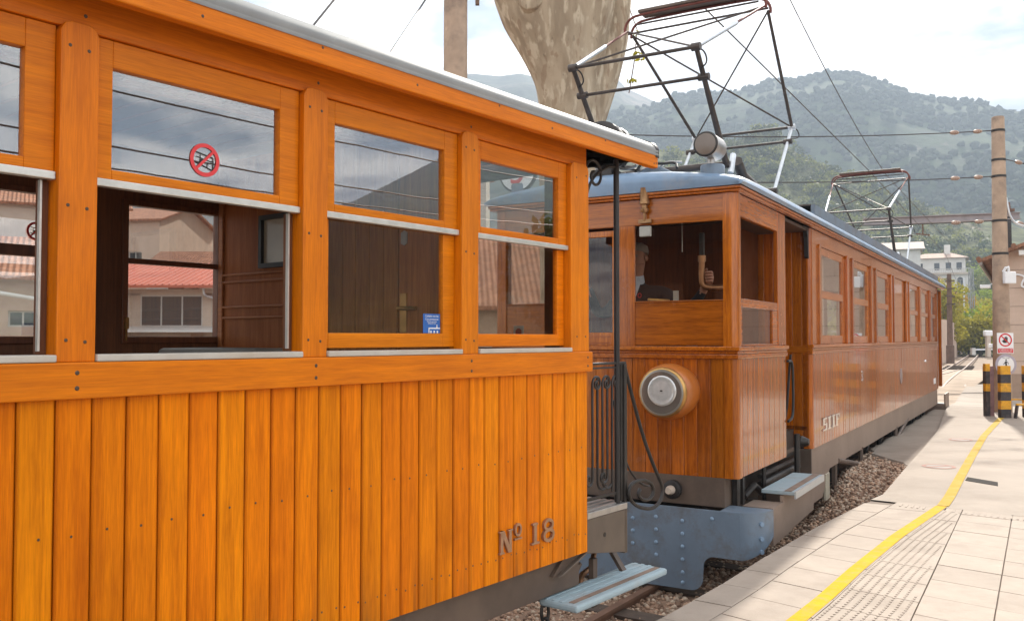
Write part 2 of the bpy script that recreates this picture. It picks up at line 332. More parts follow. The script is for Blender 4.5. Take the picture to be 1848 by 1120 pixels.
# sashes
def sash(a, e, closed, sticker=None):
    gc0, gc1 = (a+e)/2-.015-.307, (a+e)/2-.015+.307
    b = F(); t0, t1 = -.045, -.012
    b.box(a+.002, gc0, t0, t1, 2.024, 2.444); b.box(gc1, e-.002, t0, t1, 2.024, 2.444)
    b.box(gc0, gc1, t0, t1, 2.362, 2.444); b.box(gc0, gc1, t0, t1, 2.024, 2.055)
    fr = b.build('upper_sash', CW_X, car, bevel=.003)
    pane_quad(gc0-.004, gc1+.004, -.033, -.029, 2.05, 2.366).build('pane', M_glass, fr)
    F().box(a+.002, e-.002, -.028, .0, 2.0, 2.0235).build('drip_bar', M_alu, fr, bevel=.003)
    if closed:
        b = F(); t0, t1 = -.058, -.03
        b.box(a+.002, gc0-.012, t0, t1, 1.514, 1.999); b.box(gc1+.012, e-.002, t0, t1, 1.514, 1.999)
        b.box(gc0-.012, gc1+.012, t0, t1, 1.514, 1.571)
        lo = b.build('lower_sash', CW_X, car, bevel=.003)
        pane_quad(gc0-.015, gc1+.015, -.047, -.043, 1.568, 1.999).build('pane', M_glassd, lo)
    else:
        F().box(a+.002, a+.018, -.06, -.03, 1.505, 1.999).build('sash_channel', CDARK, car)
        fr2 = F().box(e-.03, e-.002, -.06, -.045, 1.505, 1.999).build('sash_channel', CDARK, car)
        F().box(e-.032, e-.026, -.044, -.03, 1.514, 1.999).build('channel_strip', M_alu, fr2)
    return fr
sashes = [sash(a, e, k in (0, 1)) for k, (a, e) in enumerate(OPEN)]
def ring_sticker(name, s, t, z, r, parent, m, detail=True):
    """no-leaning-out sticker: ring, bar and black lines"""
    b = F(); n = 32
    vs = []; fs = []
    for k in range(n):
        a = 2*math.pi*k/n
        for rr in (r, r*.76): vs.append((s+rr*math.cos(a), t, z+rr*math.sin(a)))
    for k in range(n): fs.append((2*k, 2*k+1, (2*k+3) % (2*n), (2*k+2) % (2*n)))
    b.add(vs, fs)
    d = r*.8*.7071; q = r*.085*1.414
    b.add([(s-d-q/2, t+.0004, z-d+q/2), (s-d+q/2, t+.0004, z-d-q/2), (s+d+q/2, t+.0004, z+d-q/2), (s+d-q/2, t+.0004, z+d+q/2)], [(0, 1, 2, 3)])
    o = b.build(name, m, parent)
    b = F()
    for (x0, z0, x1, z1, w) in ((-.6, .42, .55, .2, .07), (.55, .2, .58, -.5, .06), (-.6, -.2, .5, -.55, .06), (-.3, .3, -.3, -.3, .045), (.18, -.1, .18, -.4, .045), (-.6, .15, .5, -.05, .035)):
        b.bar((s+x0*r, t-.0006, z+z0*r), (s+x1*r, t-.0006, z+z1*r), w*r, .0005, up=(0, 1, 0))
    b.lathe([(.11*r, -.0003), (.11*r, .0003)], (s-.18*r, t-.0006, z-.05*r), (0, 1, 0), 10)
    b.build('pictogram', M_signblk, o)
    return o
ring_sticker('sticker', -2.259, -.0275, 2.137, .055, sashes[2], M_pink)
# blue notice behind the third window
nb = F().box(-1.203, -1.098, -.0425, -.0415, 1.573, 1.655).build('notice', M_signblue, car)
def KM(s, t, z): return Matrix.Translation((s, -t, z)) @ Matrix.Rotation(R(90), 4, 'X')
text_mb('Cuidado con los', .0125, .0002, M_white, nb, 'lettering', KM(-1.150, -.0405, 1.645))
text_mb('Con precaucion', .0125, .0002, M_white, nb, 'lettering', KM(-1.150, -.0405, 1.632))
text_mb('Mind the step when\nleaving the train', .0075, .0002, M_white, nb, 'lettering', KM(-1.150, -.0405, 1.618))
b = F(); b.box(-1.17, -1.098, -.0412, -.0405, 1.591, 1.596); b.box(-1.17, -1.165, -.0412, -.0405, 1.573, 1.591)
b.box(-1.12, -1.116, -.0412, -.0405, 1.598, 1.610); b.prism([(-1.124, 1.600), (-1.112, 1.600), (-1.118, 1.594)], 'y', -.0412, -.0405)
for q in (-1.155, -1.135, -1.115): b.box(q-.004, q+.004, -.0412, -.0405, 1.573, 1.583)
b.build('drawing', M_white, nb)
# screws
def screws(pts, t, r, parent, m=M_screw, name='screws'):
    b = F()
    for s, z in pts: b.lathe([(r, 0), (r*.7, .0015)], (s, t, z), (0, 1, 0), 8)
    o = b.build(name, m, parent); o['kind'] = 'stuff'; return o
pl = []
for p in POSTS:
    for z in (2.39, 1.93, 1.545): pl += [(p-.03, z), (p+.025, z-.005)]
    pl += []
screws(pl + [(-.12, 2.38), (-.03, 2.40), (-.12, 1.56), (-.04, 1.56)], .0145, .0055, car)
screws([(p+d, z) for p in POSTS + [-.03] for d in (0,) for z in (1.452, 1.408)], .0225, .007, car)
screws([(p+.02+k*.43, 2.49+.02*(k % 2)) for p in POSTS for k in (0,)], .0005, .006, car)
screws(pnails, .0005, .0042, car)
# number
def let_N(b, x, z, w, h, t0, t1):
    k = w*.2
    b.box(x+k*.4, x+k*1.4, t0, t1, z, z+h); b.box(x+w-k*1.4, x+w-k*.4, t0, t1, z, z+h)
    b.prism([(x+k*.4, z+h), (x+k*1.8, z+h), (x+w-k*.4, z), (x+w-k*1.8, z)], 'y', t0, t1+.0006)
    for q in (x, x+w-k*1.8): 
        b.box(q, q+k*1.8, t0, t1+.0012, z+(h*.92 if True else 0), z+h)
    b.box(x, x+k*1.8, t0, t1+.0012, z, z+h*.08)
def ringz(b, x, z, rx, rz, th, t0, t1, n=20):
    vs = []; fs = []
    for k in range(n):
        a = 2*math.pi*k/n
        for q in (1, 0):
            for t in (t0, t1): vs.append((x+(rx-th*(1-q))*math.cos(a), t, z+(rz-th*(1-q))*math.sin(a)))
    for k in range(n):
        i = 4*k; j = 4*((k+1) % n)
        fs += [(i+1, j+1, j+3, i+3), (i, i+1, j+1, j)[::-1], (i+2, i+3, j+3, j+2)]
    b.add(vs, fs)
num = empty('number_lettering'); num.parent = car
b = F(); let_N(b, -.752, .566, .098, .105, 0, .014); b.build('letter_n', M_letter, num, bevel=.0025, fix=True)
b = F(); ringz(b, -.61, .658, .026, .031, .011, 0, .012); b.box(-.638, -.582, 0, .012, .613, .621); b.build('letter_o', M_letter, num, fix=True)
b = F(); b.box(-.488, -.466, 0, .014, .572, .665); b.box(-.508, -.446, 0, .0152, .566, .576); b.box(-.500, -.458, 0, .0152, .657, .668); b.build('digit_one', M_letter, num, bevel=.0025)
b = F(); ringz(b, -.368, .642, .041, .031, .015, 0, .014); ringz(b, -.368, .593, .047, .034, .016, 0, .0146); b.build('digit_eight', M_letter, num, fix=True)
# roof
RE = .545                                    # roof overhang beyond the body end
F().box(S0, RE, .085, .125, 2.515, 2.602).build('roof_fascia', CW_X, car, bevel=.005)
b = F(); prof = [(.128, 2.6025), (.130, 2.612), (.122, 2.632), (.10, 2.655), (.06, 2.672), (0, 2.689), (-.15, 2.73), (-.4, 2.78), (-.7, 2.815), (-.975, 2.825)]
prof = prof + [(-CW-q[0], q[1]) for q in prof[-2::-1]]
low = [(q[0], q[1]-.02) for q in prof[::-1]]
b.prism(prof + low, 'x', S0, RE-.002); b.build('roof_skin', M_roofgrey, car, smooth=True, fix=True)
b = F(); b.prism([(q[0], q[1]+.006) for q in prof] + [(q[0], q[1]-.03) for q in prof[::-1]], 'x', RE-.03, RE+.006); b.build('roof_edge_band', M_iron, car, smooth=True, fix=True)
b = F(); b.prism([(q[0]-.004 if q[0] > -.9 else q[0]+.004, q[1]-.021) for q in prof] + [(min(q[0], .05) if q[0] > -.9 else max(q[0], -CW-.05), q[1]-.075) for q in prof[::-1]], 'x', RE-.05, RE-.001); b.build('roof_end_beam', CW_X, car, fix=True)
F().box(S0, -.01, -CW-.08, .084, 2.588, 2.60).build('ceiling', M_ceil, car)
b = F()
for s in np.arange(S0+.2, -1, .12): b.box(s, s+.012, -CW+.1, -.1, 2.584, 2.5875)
b.build('ceiling_strips', CDARK, car)['kind'] = 'stuff'
screws([(.02-k*.47+random.uniform(-.05, .05), 2.575-.025*(k % 2)) for k in range(12)] + [(.50, 2.535), (.525, 2.54)], .1252, .0055, car)
# interior: floor, far wall, bulkheads
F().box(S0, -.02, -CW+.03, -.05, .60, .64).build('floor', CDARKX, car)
FT = -1.9
FWIN = [(-1.495, -.961), (-2.43, -1.897), (-3.37, -2.83), (-4.3, -3.77)]
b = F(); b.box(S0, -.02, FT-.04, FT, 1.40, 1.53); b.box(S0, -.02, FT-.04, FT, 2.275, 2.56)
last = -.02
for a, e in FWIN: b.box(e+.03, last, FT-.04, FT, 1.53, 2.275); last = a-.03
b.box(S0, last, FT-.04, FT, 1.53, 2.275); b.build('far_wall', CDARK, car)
for i, (a, e) in enumerate(FWIN):
    b = F(); b.box(a-.032, a, FT-.03, FT+.02, 1.525, 2.28); b.box(e, e+.032, FT-.03, FT+.02, 1.525, 2.28)
    b.box(a, e, FT-.03, FT+.02, 1.525, 1.56); b.box(a, e, FT-.03, FT+.02, 2.25, 2.28); b.box(a, e, FT-.03, FT+.02, 1.945, 1.972 if i != 1 else 1.998)
    fw = b.build('far_window_frame', CDARK, car, bevel=.003)
    pane_quad(a, e, FT-.014, FT-.010, 1.56, 2.25).build('pane', M_glass, fw)
    b = F()
    for q in (a-.02, e+.005):
        b.box(q, q+.018, FT+.021, FT+.035, 1.60, 1.66); b.box(q+.004, q+.012, FT+.021, FT+.03, 1.54, 1.60)
    b.build('latch', M_brass, fw)
    if i == 1: ring_sticker('sticker', -1.954, FT-.006, 2.07, .045, fw, M_red)
M_mahog = wood('mahogany_panel', (.24, .075, .022), (.42, .15, .045), 'z', rough=.45, coat=.0, spec=.12)
M_mahogx = wood('mahogany_moulding', (.28, .09, .028), (.46, .17, .05), 'y', rough=.4, coat=.05, spec=.2)
def bulk(s, name):
    b = F(); b.box(s-.02, s+.02, -CW+.05, -.06, .64, 2.555); o = b.build(name, M_mahog, car); return o
bh = bulk(-.925, 'bulkhead')
b = F()
for z in (1.66, 1.72, 1.86, 1.90): b.box(-.958, -.945, -1.85, -.98, z, z+.012)
b.box(-.96, -.945, -1.88, -1.84, 1.0, 2.5); b.box(-.96, -.945, -1.0, -.95, 1.0, 2.5)
b.build('panel_moulding', M_mahogx, bh, bevel=.003)
b = F(); b.box(-.975, -.946, -1.49, -1.02, 1.93, 1.955); b.box(-.975, -.946, -1.49, -1.02, 2.19, 2.215); b.box(-.975, -.946, -1.49, -1.465, 1.955, 2.19); b.box(-.975, -.946, -1.045, -1.02, 1.955, 2.19)
pf = b.build('picture_frame', M_black, bh)
b = F(); b.box(-.955, -.9465, -1.465, -1.045, 1.955, 2.19); b.build('picture', mat('faded_print', (.42, .36, .27), .4, coat=.6, var=.15), pf)
b = F()
for k in range(5):
    t = -.93+k*.098; b.box(-.955, -.945, t, t+.094, .66, 2.5)
b.build('board_facing', wood('bulkhead_board_wood', (.26, .10, .03), (.50, .21, .065), 'z', rough=.5, coat=0, spec=.1), bh, bevel=.003)
dr = F().box(-.958, -.945, -.43, -.07, .66, 2.46).build('inner_door', wood('inner_door_wood', (.26, .10, .03), (.50, .21, .065), 'z', rough=.5, coat=0, spec=.1), bh, bevel=.003)
b = F(); b.prism([(-.415, 1.995), (-.395, 1.985), (-.375, 1.995), (-.375, 2.045), (-.395, 2.055), (-.415, 2.045)], 'x', -.963, -.958); b.build('lock_plate', M_steel, dr)
b = F(); b.box(-.966, -.958, -.415, -.375, 1.58, 1.76); b.tube([(-.966, -.395, 1.69), (-1.0, -.395, 1.69), (-1.0, -.36, 1.69), (-.998, -.28, 1.688)], .009, 8); b.build('door_handle', M_brass, dr, smooth=True)
# benches along the compartment
def bench(s):
    b = F(); b.box(s-.2, s+.2, -1.85, -1.05, .95, 1.06); o = b.build('seat_cushion', M_cushion, car, bevel=.03)
    b = F(); b.box(s-.05, s+.03, -1.85, -1.05, 1.06, 1.50); b.build('seat_back', CDARK, car, bevel=.02)
bench(-3.6); bench(-2.6)
b = F(); b.box(-1.35, -.95, -1.85, -1.0, 1.44, 1.50); b.build('bolster', M_cushion, car, bevel=.025)
b = F()
b.box(-5.9, -.95, -.42, -.38, 2.43, 2.45); b.box(-5.9, -.95, -.1, -.07, 2.43, 2.45)
for s in np.arange(-5.8, -1.0, .08): b.box(s, s+.012, -.4, -.08, 2.44, 2.448)
b.build('luggage_rack', CDARKX, car)
# end wall with window towards the coupling
b = F(); s0, s1 = -.045, -.008
b.box(s0, s1, -.245, -.061, .62, 2.55); b.box(s0, s1, -.80, -.745, .62, 2.55); b.box(s0, s1, -CW+.04, -1.43, .62, 2.55)
b.box(s0, s1, -.745, -.245, .62, 1.50); b.box(s0, s1, -1.43, -.245, 2.535, 2.587)
ew = b.build('end_wall', CDARK, car)
pane_quad(-.03, -.026, -.745, -.245, 1.50, 2.535).build('pane', M_glass, ew)
b = F(); b.box(-.05, -.003, -1.0, -.92, .62, 2.40); b.box(-.05, -.003, -1.43, -1.36, .62, 2.40); b.box(-.05, -.003, -1.36, -1.0, .62, 1.45); b.box(-.05, -.003, -.92, -.80, .62, 1.45)
b.build('end_door', CDARK, ew)
st = F().box(-.0258, -.0252, -.47, -.40, 1.53, 1.62).build('sticker', M_white, ew)
b = F(); b.lathe([(.030, 0), (.030, .0006)], (-.0247, -.435, 1.585), (1, 0, 0), 20); b.build('sticker_ring', M_red, st)
b = F(); b.lathe([(.022, 0), (.022, .0006)], (-.0262, -.435, 1.585), (-1, 0, 0), 20); b.box(-.0268, -.0262, -.465, -.405, 1.537, 1.552); b.build('sticker_mark', M_red, st)
# underframe
F().box(S0, .0, -.12, -.055, .262, .444).build('sole_bar', M_under, car, bevel=.004)
F().box(S0, -.05, -CW+.05, -.13, .34, .56).build('underframe', M_black, car)
F().box(S0, 0, -CW+.03, -CW+.1, .262, .444).build('sole_bar', M_under, car)
for s in (-1.05, -2.6, -4.2):
    for t in (-.16, -CW+.16):
        b = F(); b.box(s-.14, s+.14, t-.05, t+.05, -.16, .10); b.lathe([(.07, 0), (.065, .05), (.03, .06)], (s, t+(.05 if t > -1 else -.05), -.03), (0, 1 if t > -1 else -1, 0), 14)
        b.build('axle_box', M_black, car, bevel=.012)
        b = F(); tw = t-.36 if t > -1 else t+.36
        b.lathe([(.30, 0), (.33, .005), (.33, .03), (.30, .04), (.30, .09), (.24, .095), (.22, .05), (.08, .05), (.07, .1), (0, .1)], (s, tw, -.09), (0, 1 if t > -1 else -1, 0), 28)
        b.build('wheel', M_iron, car, smooth=True)
for k in range(8):
    b = F(); pass
b = F()
for k in range(5): b.box(-1.32+.03*k, -.78-.03*k, -.20, -.13, .12+.022*k, .14+.022*k)
b.build('leaf_spring', M_black, car)
M_plate2 = mat('dark_brown_panel', (.12, .09, .068), .5, .1, var=.2, vscale=3, dirt=(.08, .06, .05), dscale=4)
# balcony: deck, end sill, step, gate
dk = F().box(.0, .405, -CW+.1, .0, .605, .640).build('balcony_deck', M_steel, car, bevel=.004)
b = F()
for t in np.arange(-1.8, -.03, .05): b.box(.02, .39, t, t+.022, .6405, .646)
b.build('deck_ribs', M_steel, dk)['kind'] = 'stuff'
b = F(); b.prism([(-.25, .36), (-.21, .36), (.0, .43), (.40, .365), (.40, .604), (.0, .604), (.0, .44)], 'y', -.03, -.004); b.build('balcony_side_plate', M_plate2, car, bevel=.003, fix=True)
F().box(.38, .41, -CW+.1, -.004, .36, .604).build('end_beam', M_plate2, car, bevel=.004)
b = F(); b.prism([(-.27, .36), (-.20, .36), (-.03, .50), (-.09, .50)], 'y', -.054, -.034); b.build('side_brace', M_under, car)
F().lathe([(.012, 0), (.012, .004)], (.17, -.006, .50), (0, 1, 0), 12).build('bolt_hole', M_black, car)
b = F(); b.box(-.30, .62, -.10, .132, .215, .252)
stp = b.build('footstep', M_bluelt, car, bevel=.012)
b = F()
for t in (-.075, -.03, .015): b.box(-.29, .61, t, t+.02, .252, .256)
b.build('tread_ribs', M_bluelt, stp, bevel=.0015)
F().box(-.27, .60, .062, .094, .2523, .2545).build('worn_strip', mat('worn_brown_strip', (.23, .16, .12), .8, var=.25, vscale=9), stp)
F().bar((-.1, -.09, .21), (.05, -.09, .36), .03, .02).build('step_hanger', M_under, car); F().bar((.42, 0, .20), (.42, -.12, .36), .04, .02).build('step_hanger', M_under, car); F().box(.16, .20, -.10, -.07, .1, .36).build('step_hanger', M_under, car)
b = F()
for k in range(6):
    z = .25-.085*k; x = -.235+.004*k
    pts = [(x+.022*math.cos(a)*(1 if k % 2 else .3), -.11+.022*math.cos(a)*(.3 if k % 2 else 1), z+.055*math.sin(a)) for a in np.linspace(0, 2*math.pi, 13)]
    b.tube(pts, .0085, 6)
b.build('safety_chain', M_iron, car, smooth=True)
b = F(); b.tube([(.0, -.14, .22), (.08, -.12, .21), (.16, -.14, .27), (.28, -.16, .28), (.38, -.2, .36)], .016, 8); b.lathe([(.03, 0), (.034, .03), (.02, .06)], (.0, -.14, .20), (0, 0, 1), 12); b.build('brake_hose', M_copper, car, smooth=True)
gate = empty('gate'); gate.parent = car
GT = -.035
b = F(); b.box(.0, .435, GT-.012, GT+.012, 1.407, 1.420); b.box(.37, .40, GT-.014, GT+.014, .648, 1.406); b.box(.02, .36, GT-.008, GT+.008, .690, .704); b.box(.02, .37, GT-.008, GT+.008, 1.385, 1.395)
b.build('gate_frame', M_iron, gate, bevel=.002)
def spiral(c, r0, r1, a0, a1, t, n=22): return [(c[0]+(r0+(r1-r0)*k/n)*math.cos(a0+(a1-a0)*k/n), t, c[1]+(r0+(r1-r0)*k/n)*math.sin(a0+(a1-a0)*k/n)) for k in range(n+1)]
for k, s in enumerate((.10, .15, .20, .25, .30)):
    b = F(); up = spiral((s+.045, 1.305), .045, .012, math.pi, -1.6*math.pi, GT) if k % 2 == 0 else [(s, GT, 1.30), (s, GT, 1.34)]
    dn = spiral((s+.06, .78), .06, .04, math.pi, 1.75*math.pi, GT, 12)[::-1] if k in (1, 2) else (spiral((s-.04, .80), .04, .01, 0, -2.2*math.pi, GT)[::-1] if k in (0, 3) else [(s, GT, .71), (s, GT, .8)])
    b.tube(dn + up, .0072, 6); b.build('scroll_bar', M_iron, gate, smooth=True)
F().tube([(.345, -.03, .64), (.345, -.03, 2.55)], .016, 10).build('roof_post', M_black, car, smooth=True)
b = F(); b.box(.395, .425, -.05, -.012, .606, 1.406); b.build('gate_post', M_iron, car, bevel=.003)
pts = [(.42, -.03, 1.41), (.58, -.02, 1.043), (.70, -.01, .83), (.80, 0, .69), (.815, 0, .645), (.79, 0, .598), (.738, 0, .571), (.67, 0, .563), (.607, 0, .574), (.52, 0, .596), (.45, 0, .634), (.415, 0, .675), (.42, 0, .712), (.455, 0, .737), (.513, 0, .745), (.60, 0, .738), (.673, 0, .71), (.70, 0, .675), (.692, 0, .64), (.655, 0, .622), (.607, 0, .621), (.56, 0, .635), (.525, 0, .655), (.527, 0, .68), (.544, 0, .693)]
def smooth_pts(p, m=3):
    p = [Vector(q) for q in p]
    for _ in range(m):
        q = [p[0]]
        for a, c2 in zip(p[:-1], p[1:]): q += [a*.75+c2*.25, a*.25+c2*.75]
        p = q + [p[-1]]
    return p
F().tube(smooth_pts(pts, 2), .0105, 8).build('scroll_handrail', M_iron, car, smooth=True)
F().tube(smooth_pts([(.42, -.1, 1.2), (.50, -.1, .98), (.53, -.08, .82), (.62, -.06, .72), (.75, -.06, .67), (.86, -.10, .68)]), .006, 6).build('cable', M_iron, car, smooth=True)
b = F(); b.tube(spiral((.12, 2.43), .10, .02, R(200), R(-250), -.03, 30), .008, 6); b.tube(smooth_pts([(.02, -.03, 2.15), (.03, -.03, 2.3), (.1, -.03, 2.42), (.25, -.03, 2.50), (.34, -.03, 2.51)]), .008, 6); b.build('roof_bracket', M_iron, car, smooth=True)
# ================================================================== RAILCAR
loco = empty('electric_railcar', (1.755, 7.0, 0), R(90-30.6635), label='red brown varnished wooden electric railcar with blue roof, two pantographs and headlamp', cat='railcar')
LWD = 2.20; LC = -1.10
CAB = 1.55; B0 = 2.65; B1 = 15.45; LE = 16.65
zb = .455
def planks(name, edges, make, mats, parent, along):
    """each board its own object; edges are seams"""
    for a, e in zip(edges[:-1], edges[1:]): make(a+.0015, e-.0015)
# front boards
seams = [-.004-.110*k for k in range(9)]
def fb(t0, t1, z0, z1, s=0.0):
    b = F(); c = .004; b.prism([(s+.02, t0), (s+.02, t1), (s+c, t1), (s, t1-c), (s, t0+c), (s+c, t0)], 'z', z0, z1); return b.build('plank', LW_Z, loco)
te = list(np.linspace(-.10, -2.10, 19))
for a, e in zip(te[:-1], te[1:]): fb(e+.0015, a-.0015, zb, 1.386)
# corner posts, rounded
def corner(tc, sgn):
    b = F(); r = .05; pts = []
    for k in range(7):
        a = R(90*k/6); pts.append((r - r*math.cos(a)*1.0 - .012, tc + sgn*(.0 - r + r*math.sin(a)) + sgn*.012))
    pts += [(.09, tc+sgn*.012), (.09, tc-sgn*.10), (-.012, tc-sgn*.10)]
    b.prism(pts, 'z', 1.487, 2.70); b.build('corner_post', LW_Z, loco, smooth=True, fix=True)
    b = F(); b.prism([(p[0]+.006, p[1]) for p in pts], 'z', zb, 1.386); b.build('corner_post', LW_Z, loco, smooth=True, fix=True)
corner(0, 1); corner(-LWD, -1)
# cab side boards
cs = [.09, .154, .294, .454, .604, .777, .957, 1.125, 1.30, 1.44, 1.55]
def sb(s0, s1, z0, z1, t=0.0, right=True, name='plank'):
    b = F(); c = .004; q = 1 if right else -1; o = t
    b.prism([(s0, o-.02*q), (s1, o-.02*q), (s1, o-c*q), (s1-c, o), (s0+c, o), (s0, o-c*q)], 'z', z0, z1); return b.build(name, LW_Z, loco, fix=True)
for a, e in zip(cs[:-1], cs[1:]): sb(a+.0015, e-.0015, zb, 1.386)
F().box(.1, CAB, -LWD, -LWD+.02, zb, 1.386).build('cab_far_side', LW_Z, loco)
# belt mouldings
def belt(z0, z1, pr, name='belt_moulding'):
    b = F()
    b.box(-.012-pr, .02, -LWD-.012-pr, .012+pr, z0, z1)
    b.box(.02, CAB, -.03, .012+pr, z0+.0005, z1-.0005); b.box(.02, CAB, -LWD-.012-pr, -LWD+.03, z0+.0005, z1-.0005)
    b.build(name, LW_X, loco, bevel=.006)
belt(1.388, 1.425, .008); belt(1.4262, 1.452, .004); belt(1.4532, 1.488, .022)
# front: window, panel, door, header
b = F(); b.box(-.004, .03, -.92, -.855, 1.489, 2.50); b.box(-.004, .03, -1.0, -.92, 1.489, 2.50); b.build('front_post', LW_Z, loco, bevel=.004)
b = F(); b.box(-.004, .03, -1.60, -1.54, 1.489, 2.50); b.build('front_post', LW_Z, loco, bevel=.004)
F().box(.006, .024, -.855, -.10, 1.495, 1.846).build('front_panel', LW_Y, loco, bevel=.004)
F().box(.006, .024, -2.10, -1.60, 1.495, 1.846).build('front_panel', LW_Y, loco, bevel=.004)
F().box(-.002, .03, -.855, -.10, 1.847, 1.858).build('window_ledge', LW_Y, loco, bevel=.003)
F().box(-.002, .03, -2.10, -1.60, 1.847, 1.858).build('window_ledge', LW_Y, loco, bevel=.003)
pane_quad(.010, .014, -.855, -.10, 1.858, 2.49).build('windscreen', M_glassl, loco)
pane_quad(.010, .014, -2.10, -1.60, 1.858, 2.49).build('windscreen', M_glassl, loco)
b = F(); b.box(-.006, .03, -2.10, -.10, 2.485, 2.70); b.build('front_header', LW_Y, loco, bevel=.004)
b = F(); b.box(.008, .03, -1.06, -1.0, 1.489, 2.46); b.box(.008, .03, -1.54, -1.49, 1.489, 2.46); b.box(.008, .03, -1.49, -1.06, 2.41, 2.46); b.box(.008, .03, -1.49, -1.06, 1.489, 1.60)
dd = b.build('front_door', LW_Z, loco, bevel=.004)
pane_quad(.016, .02, -1.49, -1.06, 1.60, 2.41).build('pane', M_glassl, dd)
b = F()
for z in (1.51, 1.565): b.box(.002, .009, -1.47, -1.08, z, z+.008)
b.build('door_moulding', LW_Y, dd)
# cab sides above the belt
for right in (True, False):
    t0, t1 = (-.035, .006) if right else (-LWD-.006, -LWD+.035)
    b = F(); b.box(1.27, CAB, t0, t1, 1.489, 2.70); b.build('cab_door_post', LW_Z, loco, bevel=.006)
    b = F(); b.box(.09, 1.27, t0, t1-(.002 if right else -.002), 2.52, 2.70); b.build('cab_side_header', LW_X, loco, bevel=.004)
    b = F(); b.box(.09, 1.27, t0, t1-(.004 if right else -.004), 1.80, 1.87); b.box(1.10, 1.27, t0, t1-(.006 if right else -.006), 1.489, 1.80); b.box(.09, .165, t0, t1-(.006 if right else -.006), 1.489, 1.80)
    b.box(.165, 1.10, t0, t1-.006, 1.489, 1.505)
    sf = b.build('cab_side_sash', LW_X, loco, bevel=.004)
    pane_quad(.165, 1.10, (t0+t1)/2-.002, (t0+t1)/2+.002, 1.505, 1.80).build('pane', M_glassl, sf)
# cab inside
F().box(.03, CAB, -LWD+.05, -.05, .62, .66).build('cab_floor', LDARK, loco)
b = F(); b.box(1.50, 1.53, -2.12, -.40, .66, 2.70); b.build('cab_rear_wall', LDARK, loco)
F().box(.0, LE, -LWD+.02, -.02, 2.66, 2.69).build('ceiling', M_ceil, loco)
b = F(); b.tube(smooth_pts([(.30, -.375, 2.24), (.30, -.382, 2.06), (.30, -.37, 1.985), (.30, -.30, 1.965), (.30, -.10, 1.963)], 2), .026, 10); b.lathe([(.034, -.02), (.034, .03)], (.30, -.376, 2.21), (0, 0, 1), 12); b.build('brake_pipe', M_copper, loco, smooth=True)
b = F(); b.box(.28, .32, -.395, -.355, 2.24, 2.43); b.build('brake_lever', M_black, loco, bevel=.008)
b = F(); b.box(.25, .55, -.86, -.50, 1.45, 1.80); b.lathe([(.15, 0), (.15, .05), (.1, .06)], (.40, -.70, 1.80), (0, 0, 1), 20); b.build('controller', M_black, loco, bevel=.01)
b = F(); b.bar((.40, -.70, 1.875), (.30, -.86, 1.885), .03, .022); b.build('controller_handle', M_brass, loco, bevel=.005)
b = F(); b.box(.22, .26, -.60, -.565, 1.86, 1.95); b.build('switch_box', mat('grey_box', (.45, .44, .40), .5), loco)
b = F(); b.box(-.03, .0, -.80, -.70, 2.39, 2.475); b.build('sun_visor_box', mat('off_white_box', (.36, .35, .31), .6, var=.1, vscale=20), loco, bevel=.006)
F().tube([(.5, -.62, 2.66), (.5, -.62, 2.30)], .004, 6).build('pull_cord', M_alu, loco)
# whistle on the front
b = F(); b.lathe([(.026, 0), (.036, .02), (.036, .03), (.024, .035), (.024, .06), (.042, .07), (.042, .09), (.037, .095), (.037, .19), (.042, .20), (.02, .21), (.015, .235), (.02, .24)], (-.045, -.745, 2.585), (0, 0, 1), 16)
b.tube([(-.045, -.745, 2.60), (-.045, -.745, 2.55), (-.035, -.745, 2.52), (.0, -.745, 2.515)], .012, 8); b.bar((-.03, -.80, 2.515), (-.03, -.69, 2.515), .025, .03)
b.build('brass_whistle', mat('brown_bronze', (.33, .19, .09), .4, .7, var=.25, vscale=18), loco, smooth=True)
# main headlamp
hl = F().lathe([(.19, -0.0300), (.205, 0.0300), (.222, 0.1350), (.222, 0.1850), (.212, 0.2750), (.195, 0.3000)], (0, -.492, 1.13), (-1, 0, 0), 40).build('headlamp_housing', M_orange, loco, smooth=True)
F().lathe([(.196, 0.3010), (.196, 0.3200), (.186, 0.3330), (.178, 0.3370)], (0, -.492, 1.13), (-1, 0, 0), 40).build('headlamp_rim', M_brass, hl, smooth=True)
F().lathe([(.178, 0.3375), (.165, 0.3420)], (0, -.492, 1.13), (-1, 0, 0), 40).build('headlamp_bezel', mat('grey_bezel', (.36, .34, .30), .3, .5), hl, smooth=True)
F().lathe([(.163, 0.3425), (.12, 0.3460), (0, 0.3470)], (0, -.492, 1.13), (-1, 0, 0), 40).build('headlamp_reflector', mat('dim_reflector', (.30, .27, .235), .12, .6, coat=.9), hl, smooth=True)
F().lathe([(.118, 0.3475), (.113, 0.3540), (.10, 0.3570), (.097, 0.3555), (.07, 0.3565), (.045, 0.3590), (0, 0.3610)], (0, -.485, 1.145), (-1, 0, 0), 40).build('headlamp_lens', mat('bright_lens', (.60, .60, .58), .15, .25, coat=.9, var=.12, vscale=30), hl, smooth=True)
F().box(-.364, -.361, -.495, -.475, 1.141, 1.151).build('lens_mark', M_black, hl)
